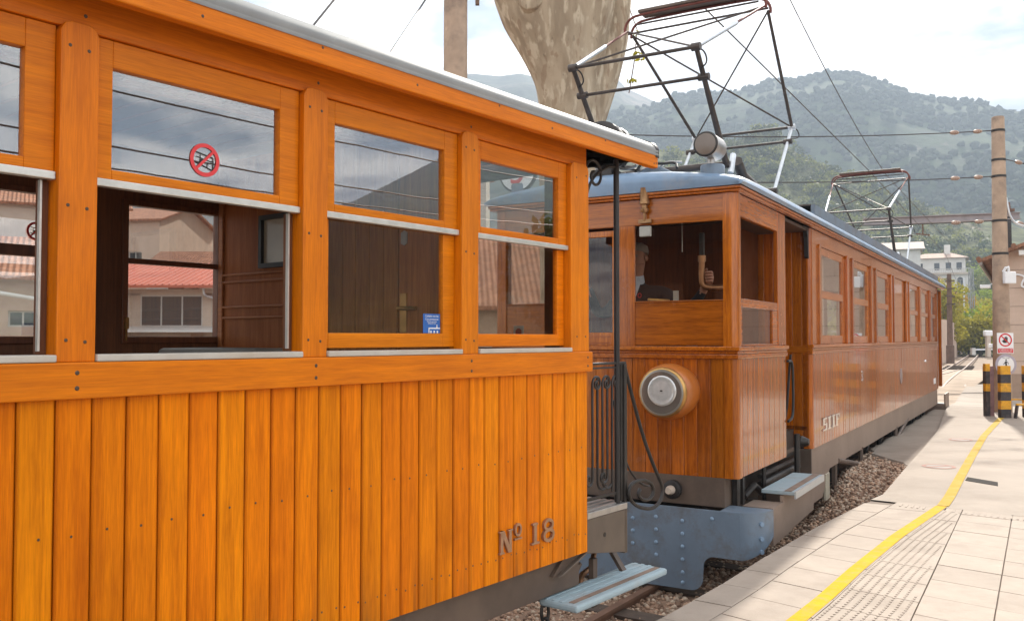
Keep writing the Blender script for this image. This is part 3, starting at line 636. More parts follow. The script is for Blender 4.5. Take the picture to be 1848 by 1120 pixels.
# cornice and roof
b = F(); b.box(-.045, .02, -LWD-.05, .05, 2.702, 2.722); b.box(-.06, .02, -LWD-.062, .062, 2.7225, 2.748)
b.box(.02, LE+.1, .0, .0495, 2.702, 2.722); b.box(.02, LE+.1, .0, .0615, 2.7225, 2.748); b.box(.02, LE+.1, -LWD-.062, -LWD, 2.7025, 2.748)
b.build('cornice', LW_X, loco, bevel=.008)
half = [(.068, 2.7485), (.085, 2.775), (.075, 2.81), (.04, 2.835), (-.05, 2.865), (-.25, 2.905), (-.55, 2.95), (-.85, 2.975), (-1.1, 2.982)]
prof = half + [(2*LC-q[0], q[1]) for q in half[-2::-1]]
secs = [(-.068, .0, .035), (-.088, .35, .02), (-.085, .55, .0), (-.055, .72, .0), (.03, .84, .0), (.25, .94, 0), (.7, 1, 0), (LE-.4, 1, 0), (LE+.05, .84, 0), (LE+.13, .4, 0), (LE+.12, 0, .02)]
b = F(); n = len(prof); vs = []; fs = []
for s, k, ins in secs:
    for t, z in prof: vs.append((s, LC+(t-LC)*(1-ins), 2.7485+(z-2.7485)*k + .0))
for i in range(len(secs)-1):
    for k in range(n-1): fs.append((i*n+k, i*n+k+1, (i+1)*n+k+1, (i+1)*n+k))
b.add(vs, fs); b.build('roof', M_bluedirt, loco, smooth=True, fix=True)
b = F(); b.prism([(-.02, 2.88), (-.02, 2.985), (-.06, 2.985), (-.06, 2.91), (-.28, 2.955), (-.28, 3.0), (-.31, 3.0), (-.31, 2.90)], 'x', 2.95, LE-.6); b.build('roof_gutter', M_blue, loco, fix=True)
b = F(); b.box(3.0, LE-.6, -.27, -.07, 2.985, 3.0)
b.build('roof_walkway', M_under, loco)
F().lathe([(.098, 0), (.098, .10), (.092, .112), (0, .115)], (.10, -.215, 2.835), (0, 0, 1), 28).build('lamp_pedestal', M_blue, loco, smooth=True)
F().lathe([(.098, 0), (.098, .10), (.092, .112), (0, .115)], (.10, -2.0, 2.835), (0, 0, 1), 28).build('sign_pedestal', M_blue, loco, smooth=True)
rl = empty('roof_lamp'); rl.parent = loco
b = F(); b.lathe([(.088, -.10), (.098, -.09), (.098, .12), (.085, .16), (.05, .18), (0, .182)], (.02, -.208, 3.085), (1, 0, 0), 30); b.lathe([(.03, 0), (.03, .08)], (.06, -.215, 2.945), (0, 0, 1), 12); b.build('lamp_drum', M_steel, rl, smooth=True)
F().lathe([(.094, 0), (.101, .012), (.092, .022), (.085, .02)], (-.08, -.208, 3.085), (-1, 0, 0), 30).build('lamp_rim', M_iron, rl, smooth=True)
F().lathe([(.085, .021), (.05, .029), (0, .033)], (-.08, -.208, 3.085), (-1, 0, 0), 30).build('lamp_glass', mat('dusty_lens', (.16, .125, .10), .3, .0, coat=.2, var=.1), rl, smooth=True)
# big middle lamp and roof gear
ml = empty('middle_lamp'); ml.parent = loco
F().lathe([(.17, -.02), (.20, 0), (.20, .10), (.185, .105), (.185, .16), (.20, .165), (.20, .24), (.15, .28)], (-.02, -1.155, 3.20), (1, 0, 0), 32).build('lamp_drum', M_iron, ml, smooth=True)
F().lathe([(.17, .0), (.1, .02), (0, .03)], (-.03, -1.155, 3.20), (-1, 0, 0), 30).build('lamp_glass', M_lens, ml, smooth=True)
b = F(); b.box(.0, .2, -1.25, -1.06, 2.93, 2.99); b.box(.0, .6, -1.5, -1.45, 2.90, 3.0)
b.build('lamp_base', M_iron, ml)
for i in range(9):
    a = random.uniform(-1.6, -.75); s = random.uniform(.05, .7); pts = [(s, a, 2.95)]
    for k in range(4): a += random.uniform(.02, .14); s += random.uniform(-.12, .12); pts.append((s, a, 2.95+random.uniform(.0, .13)))
    F().tube(smooth_pts(pts, 2), .012, 6).build('roof_cable', M_iron if i % 2 else M_steel, loco, smooth=True)
b = F(); b.box(.25, .55, -.92, -.72, 2.92, 3.02); b.build('roof_fuse_box', M_blue, loco, bevel=.01)
# route disc with the red figure
rd = empty('route_disc'); rd.parent = loco
F().lathe([(.195, 0), (.195, .03), (.18, .034)], (.06, -2.0, 3.06), (-1, 0, 0), 36).build('disc_rim', M_signblk, rd, smooth=True)
F().lathe([(.177, .034), (.177, .036)], (.06, -2.0, 3.06), (-1, 0, 0), 36).build('disc_face', M_white, rd)
text_mb('3', .36, .002, M_red, rd, 'figure_three', Matrix.Translation((.06-.039, 2.0, 3.055)) @ Matrix.Rotation(R(-90), 4, 'Z') @ Matrix.Rotation(R(90), 4, 'X'))
# vestibule and passenger body
b = F(); b.box(CAB, B0, -LWD+.1, -.15, .40, .44); b.build('vestibule_floor', M_under, loco)
for k in range(8):
    t1 = .0-k*.098; b = F(); b.box(B0-.0, B0+.02, t1-.096 if k else -.096, t1-.001 if k else -.03, .42, 2.70); b.build('vestibule_board', LW_Z, loco, bevel=.003)
F().box(B0+.002, B0+.03, -LWD+.02, -.785, .42, 2.70).build('vestibule_wall', LDARK, loco)
b = F(); b.box(1.552, B0, -.6, -.55, .44, 2.68); b.build('vestibule_inner_wall', LDARK, loco)
F().box(B0-.012, B0-.001, -.6, .014, 1.40, 1.47).build('vestibule_rail', LW_Y, loco, bevel=.004)
b = F(); b.prism([(2.62, 2.40), (2.645, 2.38), (2.648, 2.70), (2.40, 2.70), (2.40, 2.685), (2.56, 2.66), (2.60, 2.60)], 'y', -.06, -.02); b.build('roof_bracket', M_black, loco, fix=True)
b = F(); b.tube(smooth_pts([(1.58, .01, 1.34), (1.70, .02, 1.34), (1.74, .02, 1.25), (1.745, .02, .9), (1.70, .02, .80), (1.58, .01, .78)], 2), .013, 8); b.build('grab_rail', M_black, loco, smooth=True)
# boards of the body
nb_ = 96; ed = np.linspace(B0+.06, B1, nb_+1)
wpl = (ed[1]-ed[0]); hw = wpl/2-.0016; c = .0045
b = F(); b.prism([(-hw, -.02), (hw, -.02), (hw, -c), (hw-c, 0), (-hw+c, 0), (-hw, -c)], 'z', .41, 1.386); bm_ = b.mesh('plank'); bm_.materials.append(LW_Z)
for k in range(nb_):
    o = bpy.data.objects.new('plank', bm_); COL.objects.link(o); o.parent = loco; o.location = ((ed[k]+ed[k+1])/2, -random.uniform(-.0012, .0012), 0)
b = F(); pts = [(B0+.06, -.03), (B0+.06, .0)] + [(B0+.05-.05*math.sin(R(90*k/5)), -.05+.05*math.cos(R(90*k/5))) for k in range(6)] + [(B0, -.09), (B0+.02, -.09)]
b.prism(pts, 'z', .41, 1.386); b.build('body_corner', LW_Z, loco, smooth=True, fix=True)
b = F(); b.prism(pts, 'z', 1.487, 2.70); b.build('body_corner', LW_Z, loco, smooth=True, fix=True)
for z0, z1, pr in ((1.388, 1.425, .012), (1.4262, 1.452, .007), (1.4532, 1.488, .026)):
    F().box(B0-.012-pr*.5, B1+.01, -.04, pr, z0, z1).build('belt_moulding', LW_X, loco, bevel=.006)
F().box(B0, B1, -LWD, -LWD+.03, .41, 1.50).build('body_far_side', LW_Z, loco)
WINS = [(3.19, 4.40), (5.13, 6.22), (6.98, 8.13), None, (10.71, 11.97), (12.42, 13.72), (14.25, 15.30)]
ops = [(3.05, 4.62), (4.98, 6.42), (6.82, 8.33), (8.62, 10.18), (10.52, 12.15), (12.28, 13.9), (14.10, 15.40)]
b = F(); last = B0+.06
for a, e in ops: b.box(last, a, -.05, -.006, 1.489, 2.55); last = e
b.box(last, B1, -.05, -.006, 1.489, 2.55); b.box(B0+.06, B1, -.05, -.004, 2.55, 2.7015); b.build('window_wall', LW_X, loco, bevel=.004)
for (a, e), w in zip(ops, WINS):
    for q in (a, e):                                   # upright mouldings beside each opening
        b = F(); b.prism([(q-.05, 1.4885), (q+.05, 1.4885), (q+.05, 2.52), (q+.02, 2.565), (q-.02, 2.565), (q-.05, 2.52)], 'y', -.02, .016); b.build('window_upright', LW_Z, loco, bevel=.006)
    if w is None:
        F().box(a+.05, e-.05, -.045, -.025, 1.489, 2.548).build('blank_panel', LW_Z, loco, bevel=.004); continue
    g0, g1 = w; b = F(); t0, t1 = -.05, -.016
    b.box(a+.05, g0, t0, t1, 1.489, 2.548); b.box(g1, e-.05, t0, t1, 1.489, 2.548); b.box(g0, g1, t0, t1, 2.465, 2.548); b.box(g0, g1, t0, t1+.008, 1.99, 2.075); b.box(g0, g1, t0, t1, 1.489, 1.585)
    fr = b.build('body_window_frame', LW_X, loco, bevel=.005)
    pane_quad(g0-.005, g1+.005, -.035, -.031, 1.58, 2.47).build('pane', M_glass, fr)
b = F(); b.box(B0, B1, -LWD, -LWD+.03, 2.48, 2.70)
for s in np.arange(B0, B1, 1.85): b.box(s, s+.6, -LWD, -LWD+.03, 1.5, 2.48)
b.build('far_window_wall', LDARK, loco)
F().box(B0, B1, -LWD+.03, -.06, .60, .64).build('floor', LDARK, loco)
# curtains and benches inside
for k, s in enumerate((3.3, 5.2, 7.1, 10.9, 12.6, 14.4)):
    b = F(); n = 26; vs = []; fs = []
    for i in range(n+1):
        x = s+i*.9/n; t = -.20-.02*math.sin(i*1.7)
        vs += [(x, t, 1.5), (x, t, 2.5)]
    for i in range(n): fs.append((2*i, 2*i+2, 2*i+3, 2*i+1))
    b.add(vs, fs); b.build('curtain', mat('pale_curtain', (.40, .34, .27), .85, var=.1), loco)
b = F(); b.box(B1-.02, B1+.01, -LWD+.02, -.03, .42, 2.70); b.build('rear_bulkhead', LDARK, loco)
b = F(); b.box(B1+.02, B1+.10, -.05, .004, .42, 2.70); b.box(LE-.10, LE, -.08, -.01, .42, 2.70); b.box(LE-.08, LE, -LWD, -.09, .42, 2.66)
b.build('rear_vestibule', LW_Z, loco, bevel=.006)
F().lathe([(.14, 0), (.15, .02), (.15, .25), (.1, .3)], (LE-.5, -.55, 3.14), (1, 0, 0), 24).build('rear_roof_lamp', M_black, loco, smooth=True)
# lettering on the side
let = empty('class_lettering'); let.parent = loco
def LM(s, z, t=.004): return Matrix.Translation((s, -t, z)) @ Matrix.Rotation(R(90), 4, 'X')
def slab(chars, x, z, h, w, name='letter'):
    for ch in chars:
        b = F(); k = w*.26
        if ch == 'I': b.box(x+w*.3, x+w*.7, 0, .012, z, z+h); b.box(x+w*.1, x+w*.9, 0, .0135, z, z+h*.14); b.box(x+w*.1, x+w*.9, 0, .0135, z+h*.86, z+h)
        if ch == 'F':
            b.box(x+w*.1, x+w*.42, 0, .012, z, z+h); b.box(x, x+w*.6, 0, .0135, z, z+h*.13); b.box(x, x+w, 0, .0135, z+h*.85, z+h); b.box(x+w*.42, x+w*.8, 0, .0125, z+h*.46, z+h*.60); b.box(x+w*.84, x+w, 0, .0125, z+h*.66, z+h*.86)
        if ch == 'S':
            for q in (0, .43, .86): b.box(x, x+w, 0, .0125, z+h*q, z+h*(q+.14))
            b.box(x, x+w*.3, 0, .0135, z+h*.5, z+h); b.box(x+w*.7, x+w, 0, .0135, z, z+h*.5)
        b.build(name, M_chrome, let, bevel=.002); x += w*1.15
slab('SIIF', 3.12, .55, .14, .20)
text_mb('3', .20, .006, M_chrome, loco, 'figure_three', LM(5.63, 1.045))
b = F(); b.lathe([(.13, 0), (.13, .006), (.10, .009)], (9.38, .0, .92), (0, 1, 0), 28); b.build('crest', mat('crest_grey', (.36, .30, .30), .4, .4), loco, smooth=True)
F().lathe([(.03, 0), (.02, .02)], (13.0, 0, 1.09), (0, 1, 0), 12).build('bolt_cap', M_chrome, loco)
F().box(14.55, 14.95, .0, .006, .56, .68).build('data_plate', M_white, loco)
# chassis
b = F(); b.prism([(2.60, -.16), (2.66, .408), (B1, .408), (B1, .07), (3.55, .10), (3.15, -.16)], 'y', -.06, -.012); b.build('sole_plate', M_plate, loco, fix=True, bevel=.004)
F().box(2.62, 2.66, -1.9, -.012, -.16, .408).build('sole_end_plate', M_under, loco)
F().box(.15, LE-.1, -LWD+.12, -.35, .02, .40).build('chassis', M_black, loco)
b = F(); b.box(-.004, .05, -2.12, -.10, .225, .453); b.box(.05, .30, -.16, -.10, .225, .453); b.build('buffer_beam', M_under, loco, bevel=.004)
b = F(); b.box(.16, .24, -.09, -.05, .17, .50); b.box(.35, .40, -.12, -.06, .20, .45); b.box(.42, 1.3, -.24, -.2, .10, .45); b.tube([(.45, -.12, .43), (.6, -.1, .2), (.9, -.1, .16)], .012, 6); b.tube([(.5, -.1, .24), (.75, -.08, .30), (.9, -.06, .22)], .03, 8)
b.tube([(.95, -.05, .12), (.95, -.05, .50)], .018, 8); b.tube([(1.0, -.1, .26), (2.4, -.1, .26)], .035, 10); b.tube([(1.0, -.1, .34), (2.4, -.1, .34)], .022, 8); b.box(1.0, 2.5, -.3, -.16, .36, .62)
b.tube([(2.05, -.02, .2), (2.05, -.02, .62)], .03, 8); b.lathe([(.05, 0), (.06, .03), (.03, .10)], (2.3, -.06, .52), (0, 1, 0), 12); b.tube([(1.6, -.08, .45), (1.7, -.03, .9), (1.7, .01, 1.4)], .012, 6)
b.build('brake_gear', M_iron, loco, smooth=True)
pl2 = F().box(1.35, 1.75, -.158, -.155, .40, .50).build('notice_plate', M_white, loco)
b = F()
for k in range(4): b.box(1.4, 1.62+.04*(k % 2), -.154, -.1535, .42+.018*k, .428+.018*k)
b.build('plate_lines', M_signblk, pl2)
# blue guard plate, plough shaped
GS = -.13
def arc(cx, cz, r, a0, a1, n=6): return [(cx+r*math.cos(R(a0+(a1-a0)*k/n)), cz+r*math.sin(R(a0+(a1-a0)*k/n))) for k in range(n+1)]
out = [(.06, .225), (.06, -.135+.0), (-.13, -.135)] + arc(-.15, -.215, .08, 90, 180)[0:] + [(-.235, -.30)] + arc(-.335, -.31, .10, 0, -90) + [(-1.1, -.41)]
full = out + [(2*LC-q[0], q[1]) for q in out[::-1]]
b = F(); b.prism(full, 'x', GS-.012, GS); gp = b.build('guard_plate', M_blue, loco, fix=True, bevel=.003)
for sg in (1, -1):                                      # curved ends wrapping back
    b = F(); vs = []; fs = []; n = 10
    for i in range(n+1):
        a = R(90*i/n); t = .06+.17*math.sin(a); s = GS+.26*(1-math.cos(a))
        zlo = -.135+.16*(i/n)**1.6
        tt = t if sg > 0 else 2*LC-t
        vs += [(s-.012*math.cos(a), tt+(.012*math.sin(a) if sg > 0 else -.012*math.sin(a)), zlo), (s-.012*math.cos(a), tt+(.012*math.sin(a) if sg > 0 else -.012*math.sin(a)), .225), (s, tt, .225), (s, tt, zlo)]
    for i in range(n):
        j = 4*i; fs += [(j, j+4, j+5, j+1), (j+1, j+5, j+6, j+2), (j+2, j+6, j+7, j+3), (j+3, j+7, j+4, j)]
    fs += [(0, 1, 2, 3), (4*n, 4*n+3, 4*n+2, 4*n+1)]
    b.add(vs, fs); b.build('guard_wing', M_blue, gp, smooth=True, fix=True)
b = F(); q = [(GS-.006, .06)] + [(GS+.26*(1-math.cos(R(a))), .06+.17*math.sin(R(a))) for a in range(0, 91, 10)] + [(.13, -.1), (GS-.006, -.1)]
b.prism(q, 'z', .218, .2255); b.build('guard_top', M_blue, gp, fix=True)
rv = []
for t, zs in ((-.62, (.13, .03, -.07, -.17)), (-.40, (.12, .02, -.08, -.18, -.28, -.36)), (-.82, (.10, 0, -.1)), (-.16, (.16,)), (-.36, ())):
    rv += [(t, z) for z in zs]
b = F()
for t, z in rv: b.lathe([(.016, 0), (.014, .008), (.006, .012)], (GS-.012, t, z), (-1, 0, 0), 10)
for z in (.14, .03, -.07): b.lathe([(.018, 0), (.018, .015)], (GS+.08-.005, .195, z), (-.6, .8, 0), 8)
b.build('rivets', mat('rivet_blue', (.22, .31, .42), .4), gp)['kind'] = 'stuff'
b = F(); b.lathe([(.05, 0), (.075, .01), (.075, .05), (.055, .06)], (-.004, -.52, .34), (-1, 0, 0), 16); b.build('socket', M_black, loco, smooth=True)
F().lathe([(.035, .05), (.038, .09), (.025, .13)], (-.004, -.52, .34), (-1, 0, 0), 14).build('plug', mat('pale_plug', (.50, .42, .34), .6), loco, smooth=True)
# footstep beside the vestibule
stf = F().box(.62, 1.72, .015, .285, .262, .292).build('footstep', M_bluelt, loco, bevel=.004)
F().box(.62, 1.72, .205, .262, .2925, .2965).build('worn_strip', MATS['worn_brown_strip'], stf)
F().box(.62, 1.72, .2855, .30, .235, .293).build('step_nosing', mat('silvery_nosing', (.55, .56, .56), .4, .5), stf)
b = F(); b.prism([(.30, -.10), (.30, .20), (.62, .20), (.62, .255), (1.75, .255), (1.75, -.04)], 'y', .17, .195); b.build('step_side_board', M_plate, stf, fix=True)
F().box(.30, .62, -.05, .17, .17, .20).build('step_ledge', M_plate, stf)
# truss rods, bogies
b = F(); b.tube([(4.04, -.03, .13), (5.63, -.03, -.11), (8.88, -.03, -.11), (10.31, -.03, .13)], .035, 10)
for s in (5.63, 7.2, 8.88): b.lathe([(.055, -.04), (.055, .04)], (s, -.03, -.11), (1, 0, 0), 12)
b.tube([(5.63, -.03, -.11), (5.63, -.03, .12)], .03, 8); b.tube([(8.88, -.03, -.11), (8.88, -.03, .12)], .03, 8)
b.build('truss_rod', M_under, loco, smooth=True)
for s in (3.0, 4.7, 12.3, 14.0):
    for t in (-.58, -1.62):
        F().lathe([(.34, 0), (.37, .005), (.37, .03), (.34, .04), (.34, .1), (.27, .105), (.25, .06), (.09, .06), (.08, .11), (0, .11)], (s, t, -.06), (0, 1 if t > -1 else -1, 0), 28).build('wheel', M_iron, loco, smooth=True)
    b = F(); b.box(s-.16, s+.16, -.28, -.18, -.2, .16); b.lathe([(.09, 0), (.08, .04), (.03, .05)], (s, -.18, -.04), (0, 1, 0), 14); b.build('axle_box', M_black, loco, bevel=.012)
for s in (3.85, 13.15):
    b = F(); b.box(s-1.2, s+1.2, -.36, -.28, .0, .12); b.box(s-.3, s+.3, -.34, -.16, -.25, -.02); b.build('bogie_frame', M_iron, loco, bevel=.01)
F().box(3.28, 3.48, -.03, -.0, -.22, .07).build('axle_guard', mat('cream_guard', (.42, .37, .28), .6, var=.15), loco, bevel=.006)
F().box(4.1, 4.22, -.10, -.06, -.25, .08).build('hanger', M_under, loco)
b = F()
for s in (5.9, 6.3, 6.9, 7.4, 8.1, 9.4, 9.9, 10.6, 11.2): b.box(s, s+random.uniform(.04, .25), -.5, -.2-random.uniform(0, .12), random.uniform(-.18, -.05), .1)
for s in (6.5, 7.8, 9.1): b.tube([(s, -.16, .1), (s+.2, -.16, -.12), (s+.5, -.16, .0)], .025, 8)
b.lathe([(.22, 0), (.22, 1.2)], (7.0, -.7, -.08), (1, 0, 0), 18); b.build('equipment', M_iron, loco)
b = F(); b.box(B1+.0, B1+.9, -.3, .14, -.02, .02); b.box(B1, B1+.9, .12, .15, -.30, .30); b.box(B1, B1+.03, -.4, .15, -.30, .08); b.build('rear_step', M_plate, loco, bevel=.005)
F().box(B1+.04, B1+.85, -.1, .11, .02, .05).build('rear_step_board', M_bluelt, loco)
# ------------------------------------------------------------------ pantographs
def panto(sc, name):
    P = empty(name); P.parent = loco
    tl, tr = -1.70, -.50; zk, zs, za = 4.09, 3.20, 4.95
    bs = .88; ks = 1.73
    b = F()
    for t in (tl+.1, tr-.1): b.box(sc-1.2, sc+1.2, t-.04, t+.04, 3.03, 3.09)
    for s in (-1.1, 1.1):
        for t in (tl+.1, tr-.1): b.lathe([(.05, 0), (.07, .02), (.045, .035), (.065, .05), (.045, .065), (.05, .09)], (sc+s, t, 2.94), (0, 0, 1), 12)
    b.build('base_frame', M_pgrey, P)
    for sg in (-1, 1):
        F().tube([(sc+sg*bs, tl-.03, zs), (sc+sg*bs, tr+.03, zs)], .035, 10).build('base_shaft', M_pgrey, P, smooth=True)
        for t, q in ((tl, -1), (tr, 1)):
            near = sg < 0
            lo = F(); hi = F()
            K_ = (sc+sg*ks, t, zk); B_ = (sc+sg*bs, t, zs); A_ = (sc+sg*.08, LC+(t-LC)*1.26, za)
            if near: lo.tube([B_, K_], [.032, .022], 10); hi.tube([K_, tuple(np.array(K_)*.45+np.array(A_)*.55)], .022, 10)
            else: lo.tube([B_, K_], .020, 10); hi.tube([K_, A_], [.020, .016], 10)
            lo.lathe([(.036, -.04), (.036, .04)], K_, (0, 1, 0), 12)
            lo.build('lower_arm', M_pgrey if near else M_zinc, P, smooth=True)
            hi.build('upper_arm', M_zinc if near else M_pgrey, P, smooth=True)
            if near:
                F().tube([tuple(np.array(K_)*.45+np.array(A_)*.55), A_], .013, 8).build('upper_arm_tip', M_pred, P, smooth=True)
        K1, K2 = (sc+sg*ks, tl, zk), (sc+sg*ks, tr, zk)
        F().tube([K1, K2], .017, 8).build('knee_bar', M_pgrey, P, smooth=True)
        f = .24; m1 = tuple(np.array(K1)*(1-f)+np.array((sc+sg*bs, tl, zs))*f); m2 = tuple(np.array(K2)*(1-f)+np.array((sc+sg*bs, tr, zs))*f)
        b = F().tube([m1, m2], .016, 8)
        for q in (m1, m2): b.lathe([(.032, -.05), (.032, .05)], q, (0, 1, 0), 10)
        b.build('cross_bar', M_pgrey, P, smooth=True)
        A1, A2 = (sc+sg*.08, LC+(tl-LC)*1.26, za), (sc+sg*.08, LC+(tr-LC)*1.26, za)
        b = F(); b.tube([K1, A2], .010, 6); b.tube([K2, A1], .010, 6); b.build('diagonal_brace', M_pgrey, P)
    tL, tR = LC+(tl-LC)*1.30, LC+(tr-LC)*1.30
    for sg in (-.09, .09):
        pts = [(sc+sg, tL, za-.02), (sc+sg, tL, za+.05), (sc+sg, tL+.05, za+.13), (sc+sg, tL+.17, za+.165), (sc+sg, tR-.17, za+.165), (sc+sg, tR-.05, za+.13), (sc+sg, tR, za+.05), (sc+sg, tR, za-.02)]
        F().tube(smooth_pts(pts, 2), .015, 8).build('bow', M_pred, P, smooth=True)
    b = F(); b.box(sc-.11, sc+.11, tL+.16, tR-.16, za+.18, za+.215); b.build('collector_shoe', M_under, P, bevel=.008)
    b = F(); b.tube([(sc, tL, za), (sc, tR, za)], .012, 8); b.tube([(sc, tL+.1, za+.09), (sc, tR-.1, za+.09)], .010, 6); b.build('top_bar', M_pgrey, P)
    for t, sg in ((tr, -1), (tl, -1), (tr, 1), (tl, 1)):
        b = F(); k = (sc+sg*ks, t, zk); b.tube(smooth_pts([k, (k[0]+.05, t+.06, zk-.03), (k[0]+.1, t+.07, zk-.12), (k[0]-sg*.12, t, zk-.16)], 2), .007, 6); b.build('jumper_wire', M_black, P)
    b = F(); b.tube([(sc-.6, tr+.02, 3.28), (sc-.35, tr, 3.18), (sc+.5, tr-.02, 3.10), (sc+.75, tr-.02, 3.12)], .05, 10); b.build('spring_tube', M_pgrey, P, smooth=True)
    b = F(); b.tube([(sc-bs, tr+.04, 3.12), (sc-bs+.03, tr+.05, 3.25), (sc-bs+.08, tr+.04, 3.30)], .03, 8); b.build('insulator', M_zinc, P, smooth=True)
panto(2.28, 'pantograph'); panto(13.62, 'pantograph')
# ------------------------------------------------------------------ driver
dv = empty('person', label='driver in dark jacket and pale blue collar seen through the railcar windscreen', cat='person')
dv.matrix_world = Matrix.Translation((1.755, 7.0, 0)) @ Matrix.Rotation(R(90-30.6635), 4, 'Z')
def skin_body(parts, name, mats, parent):
    """parts: list of chains [(s,t,z,r)...] welded at shared points"""
    bm = bmesh.new(); key = {}; rad = {}
    for ch in parts:
        prev = None
        for (s, t, z, r) in ch:
            k = (round(s, 3), round(t, 3), round(z, 3))
            if k not in key: key[k] = bm.verts.new((s, -t, z)); rad[k] = r
            v = key[k]
            if prev is not None and prev != v:
                try: bm.edges.new((prev, v))
                except ValueError: pass
            prev = v
    me = bpy.data.meshes.new(name); ks = list(key); bm.verts.index_update(); order = {k: key[k].index for k in ks}
    bm.to_mesh(me); bm.free()
    o = bpy.data.objects.new(name, me); COL.objects.link(o)
    md = o.modifiers.new('skin', 'SKIN'); me.skin_vertices.new() if not me.skin_vertices else None
    for k in ks:
        sv = me.skin_vertices[0].data[order[k]]; sv.radius = (rad[k], rad[k])
    me.skin_vertices[0].data[0].use_root = True
    o.modifiers.new('sub', 'SUBSURF').levels = 2; o.modifiers['sub'].render_levels = 2
    dg = bpy.context.evaluated_depsgraph_get(); m2 = bpy.data.meshes.new_from_object(o.evaluated_get(dg)); bpy.data.objects.remove(o)
    ob = mkobj(name, m2, None, parent, smooth=True); m2.materials.clear()
    for m in mats: m2.materials.append(m)
    return ob
ds = .62
body = [[(ds, -1.10, 1.12, .16), (ds, -1.10, 1.40, .155), (ds-.01, -1.10, 1.68, .165), (ds-.01, -1.10, 1.90, .15), (ds-.01, -1.09, 2.03, .075), (ds-.02, -1.085, 2.11, .058), (ds-.04, -1.08, 2.19, .078), (ds-.045, -1.075, 2.28, .090), (ds-.035, -1.075, 2.365, .068)],
        [(ds-.01, -1.10, 1.90, .15), (ds-.0, -.80, 1.945, .082), (ds-.10, -.70, 1.78, .062), (ds-.16, -.60, 1.74, .055), (ds-.24, -.425, 1.90, .042), (ds-.255, -.385, 1.96, .036), (ds-.26, -.335, 2.05, .044)],
        [(ds-.01, -1.10, 1.90, .15), (ds-.0, -1.24, 1.945, .082), (ds-.05, -1.36, 1.78, .062), (ds-.14, -1.42, 1.78, .055), (ds-.24, -1.44, 1.95, .040), (ds-.27, -1.45, 2.02, .040)],
        [(ds, -1.10, 1.12, .16), (ds, -.90, 1.02, .11), (ds, -.90, .84, .08), (ds, -.90, .70, .05), (ds-.12, -.90, .69, .04)],
        [(ds, -1.10, 1.12, .16), (ds, -1.14, 1.02, .11), (ds, -1.14, .84, .08), (ds, -1.14, .70, .05), (ds-.12, -1.14, .69, .04)]]
for k in range(4):                                      # fingers curled round the lever
    z = 2.015+.024*k; body.append([(ds-.26, -.335, 2.05, .044), (ds-.285, -.302, z+.012, .012), (ds-.32, -.298, z+.014, .011), (ds-.338, -.325, z+.012, .010), (ds-.328, -.348, z+.01, .009)])
body.append([(ds-.26, -.335, 2.05, .044), (ds-.29, -.355, 2.115, .012), (ds-.315, -.335, 2.13, .010)])
pb = skin_body(body, 'body', [M_jacket, M_skin], dv)
for p in pb.data.polygons:
    c = p.center; t = -c.y; z = c.z
    if z > 2.075 and abs(t+1.08) < .14 or (t > -.41 and z > 1.93) or (t < -1.43 and z > 1.93): p.material_index = 1
b = F(); n = 14; vs = []; fs = []
for i in range(n+1):
    a = R(-150+300*i/n)-math.pi/2*0; rr = .075
    vs += [(ds-.03-rr*math.cos(a), -1.085+rr*math.sin(a), 2.045-.035*math.cos(a)), (ds-.02-.062*math.cos(a), -1.085+.062*math.sin(a), 2.115-.01*math.cos(a))]
for i in range(n): fs.append((2*i, 2*i+2, 2*i+3, 2*i+1))
b.add(vs, fs); b.add([(ds-.19, -1.07, 1.80), (ds-.12, -1.0, 2.06), (ds-.10, -1.035, 2.10), (ds-.15, -1.08, 2.03)], [(0, 1, 2, 3)]); b.build('shirt_collar', M_collar, dv)
b = F(); b.lathe([(.092, .0), (.094, .03), (.082, .07), (.045, .092), (0, .096)], (ds-.012, -1.075, 2.315), (.25, 0, 1), 20); b.build('hair', M_hair, dv, smooth=True)
b = F(); b.lathe([(.016, 0), (.012, .03), (.006, .04)], (ds-.135, -1.075, 2.255), (-1, 0, -.3), 8); b.build('nose', M_skin, dv, smooth=True)
b = F()
for q in (-.033, .033): b.lathe([(.012, 0), (.010, .006)], (ds-.132, -1.075+q, 2.285), (-1, 0, 0), 8)
b.build('eyes', M_hair, dv); F().box(ds-.135, ds-.12, -1.10, -.97, 2.205, 2.211).build('mouth', mat('lips', (.30, .12, .09), .5), dv)
b = F()
for q in (-.088, .088): b.lathe([(.02, -.008), (.028, 0), (.02, .008)], (ds-.03, -1.075+q, 2.27), (0, 1, 0), 10)
b.build('ears', M_skin, dv, smooth=True)
ringz_b = F(); ringz(ringz_b, 0, 0, .018, .022, .006, 0, .002); me = ringz_b.mesh('emblem'); me.transform(Matrix.Translation((ds-.165, 1.0, 1.93)) @ Matrix.Rotation(R(90), 4, 'Z')); mkobj('emblem', me, M_red, dv)
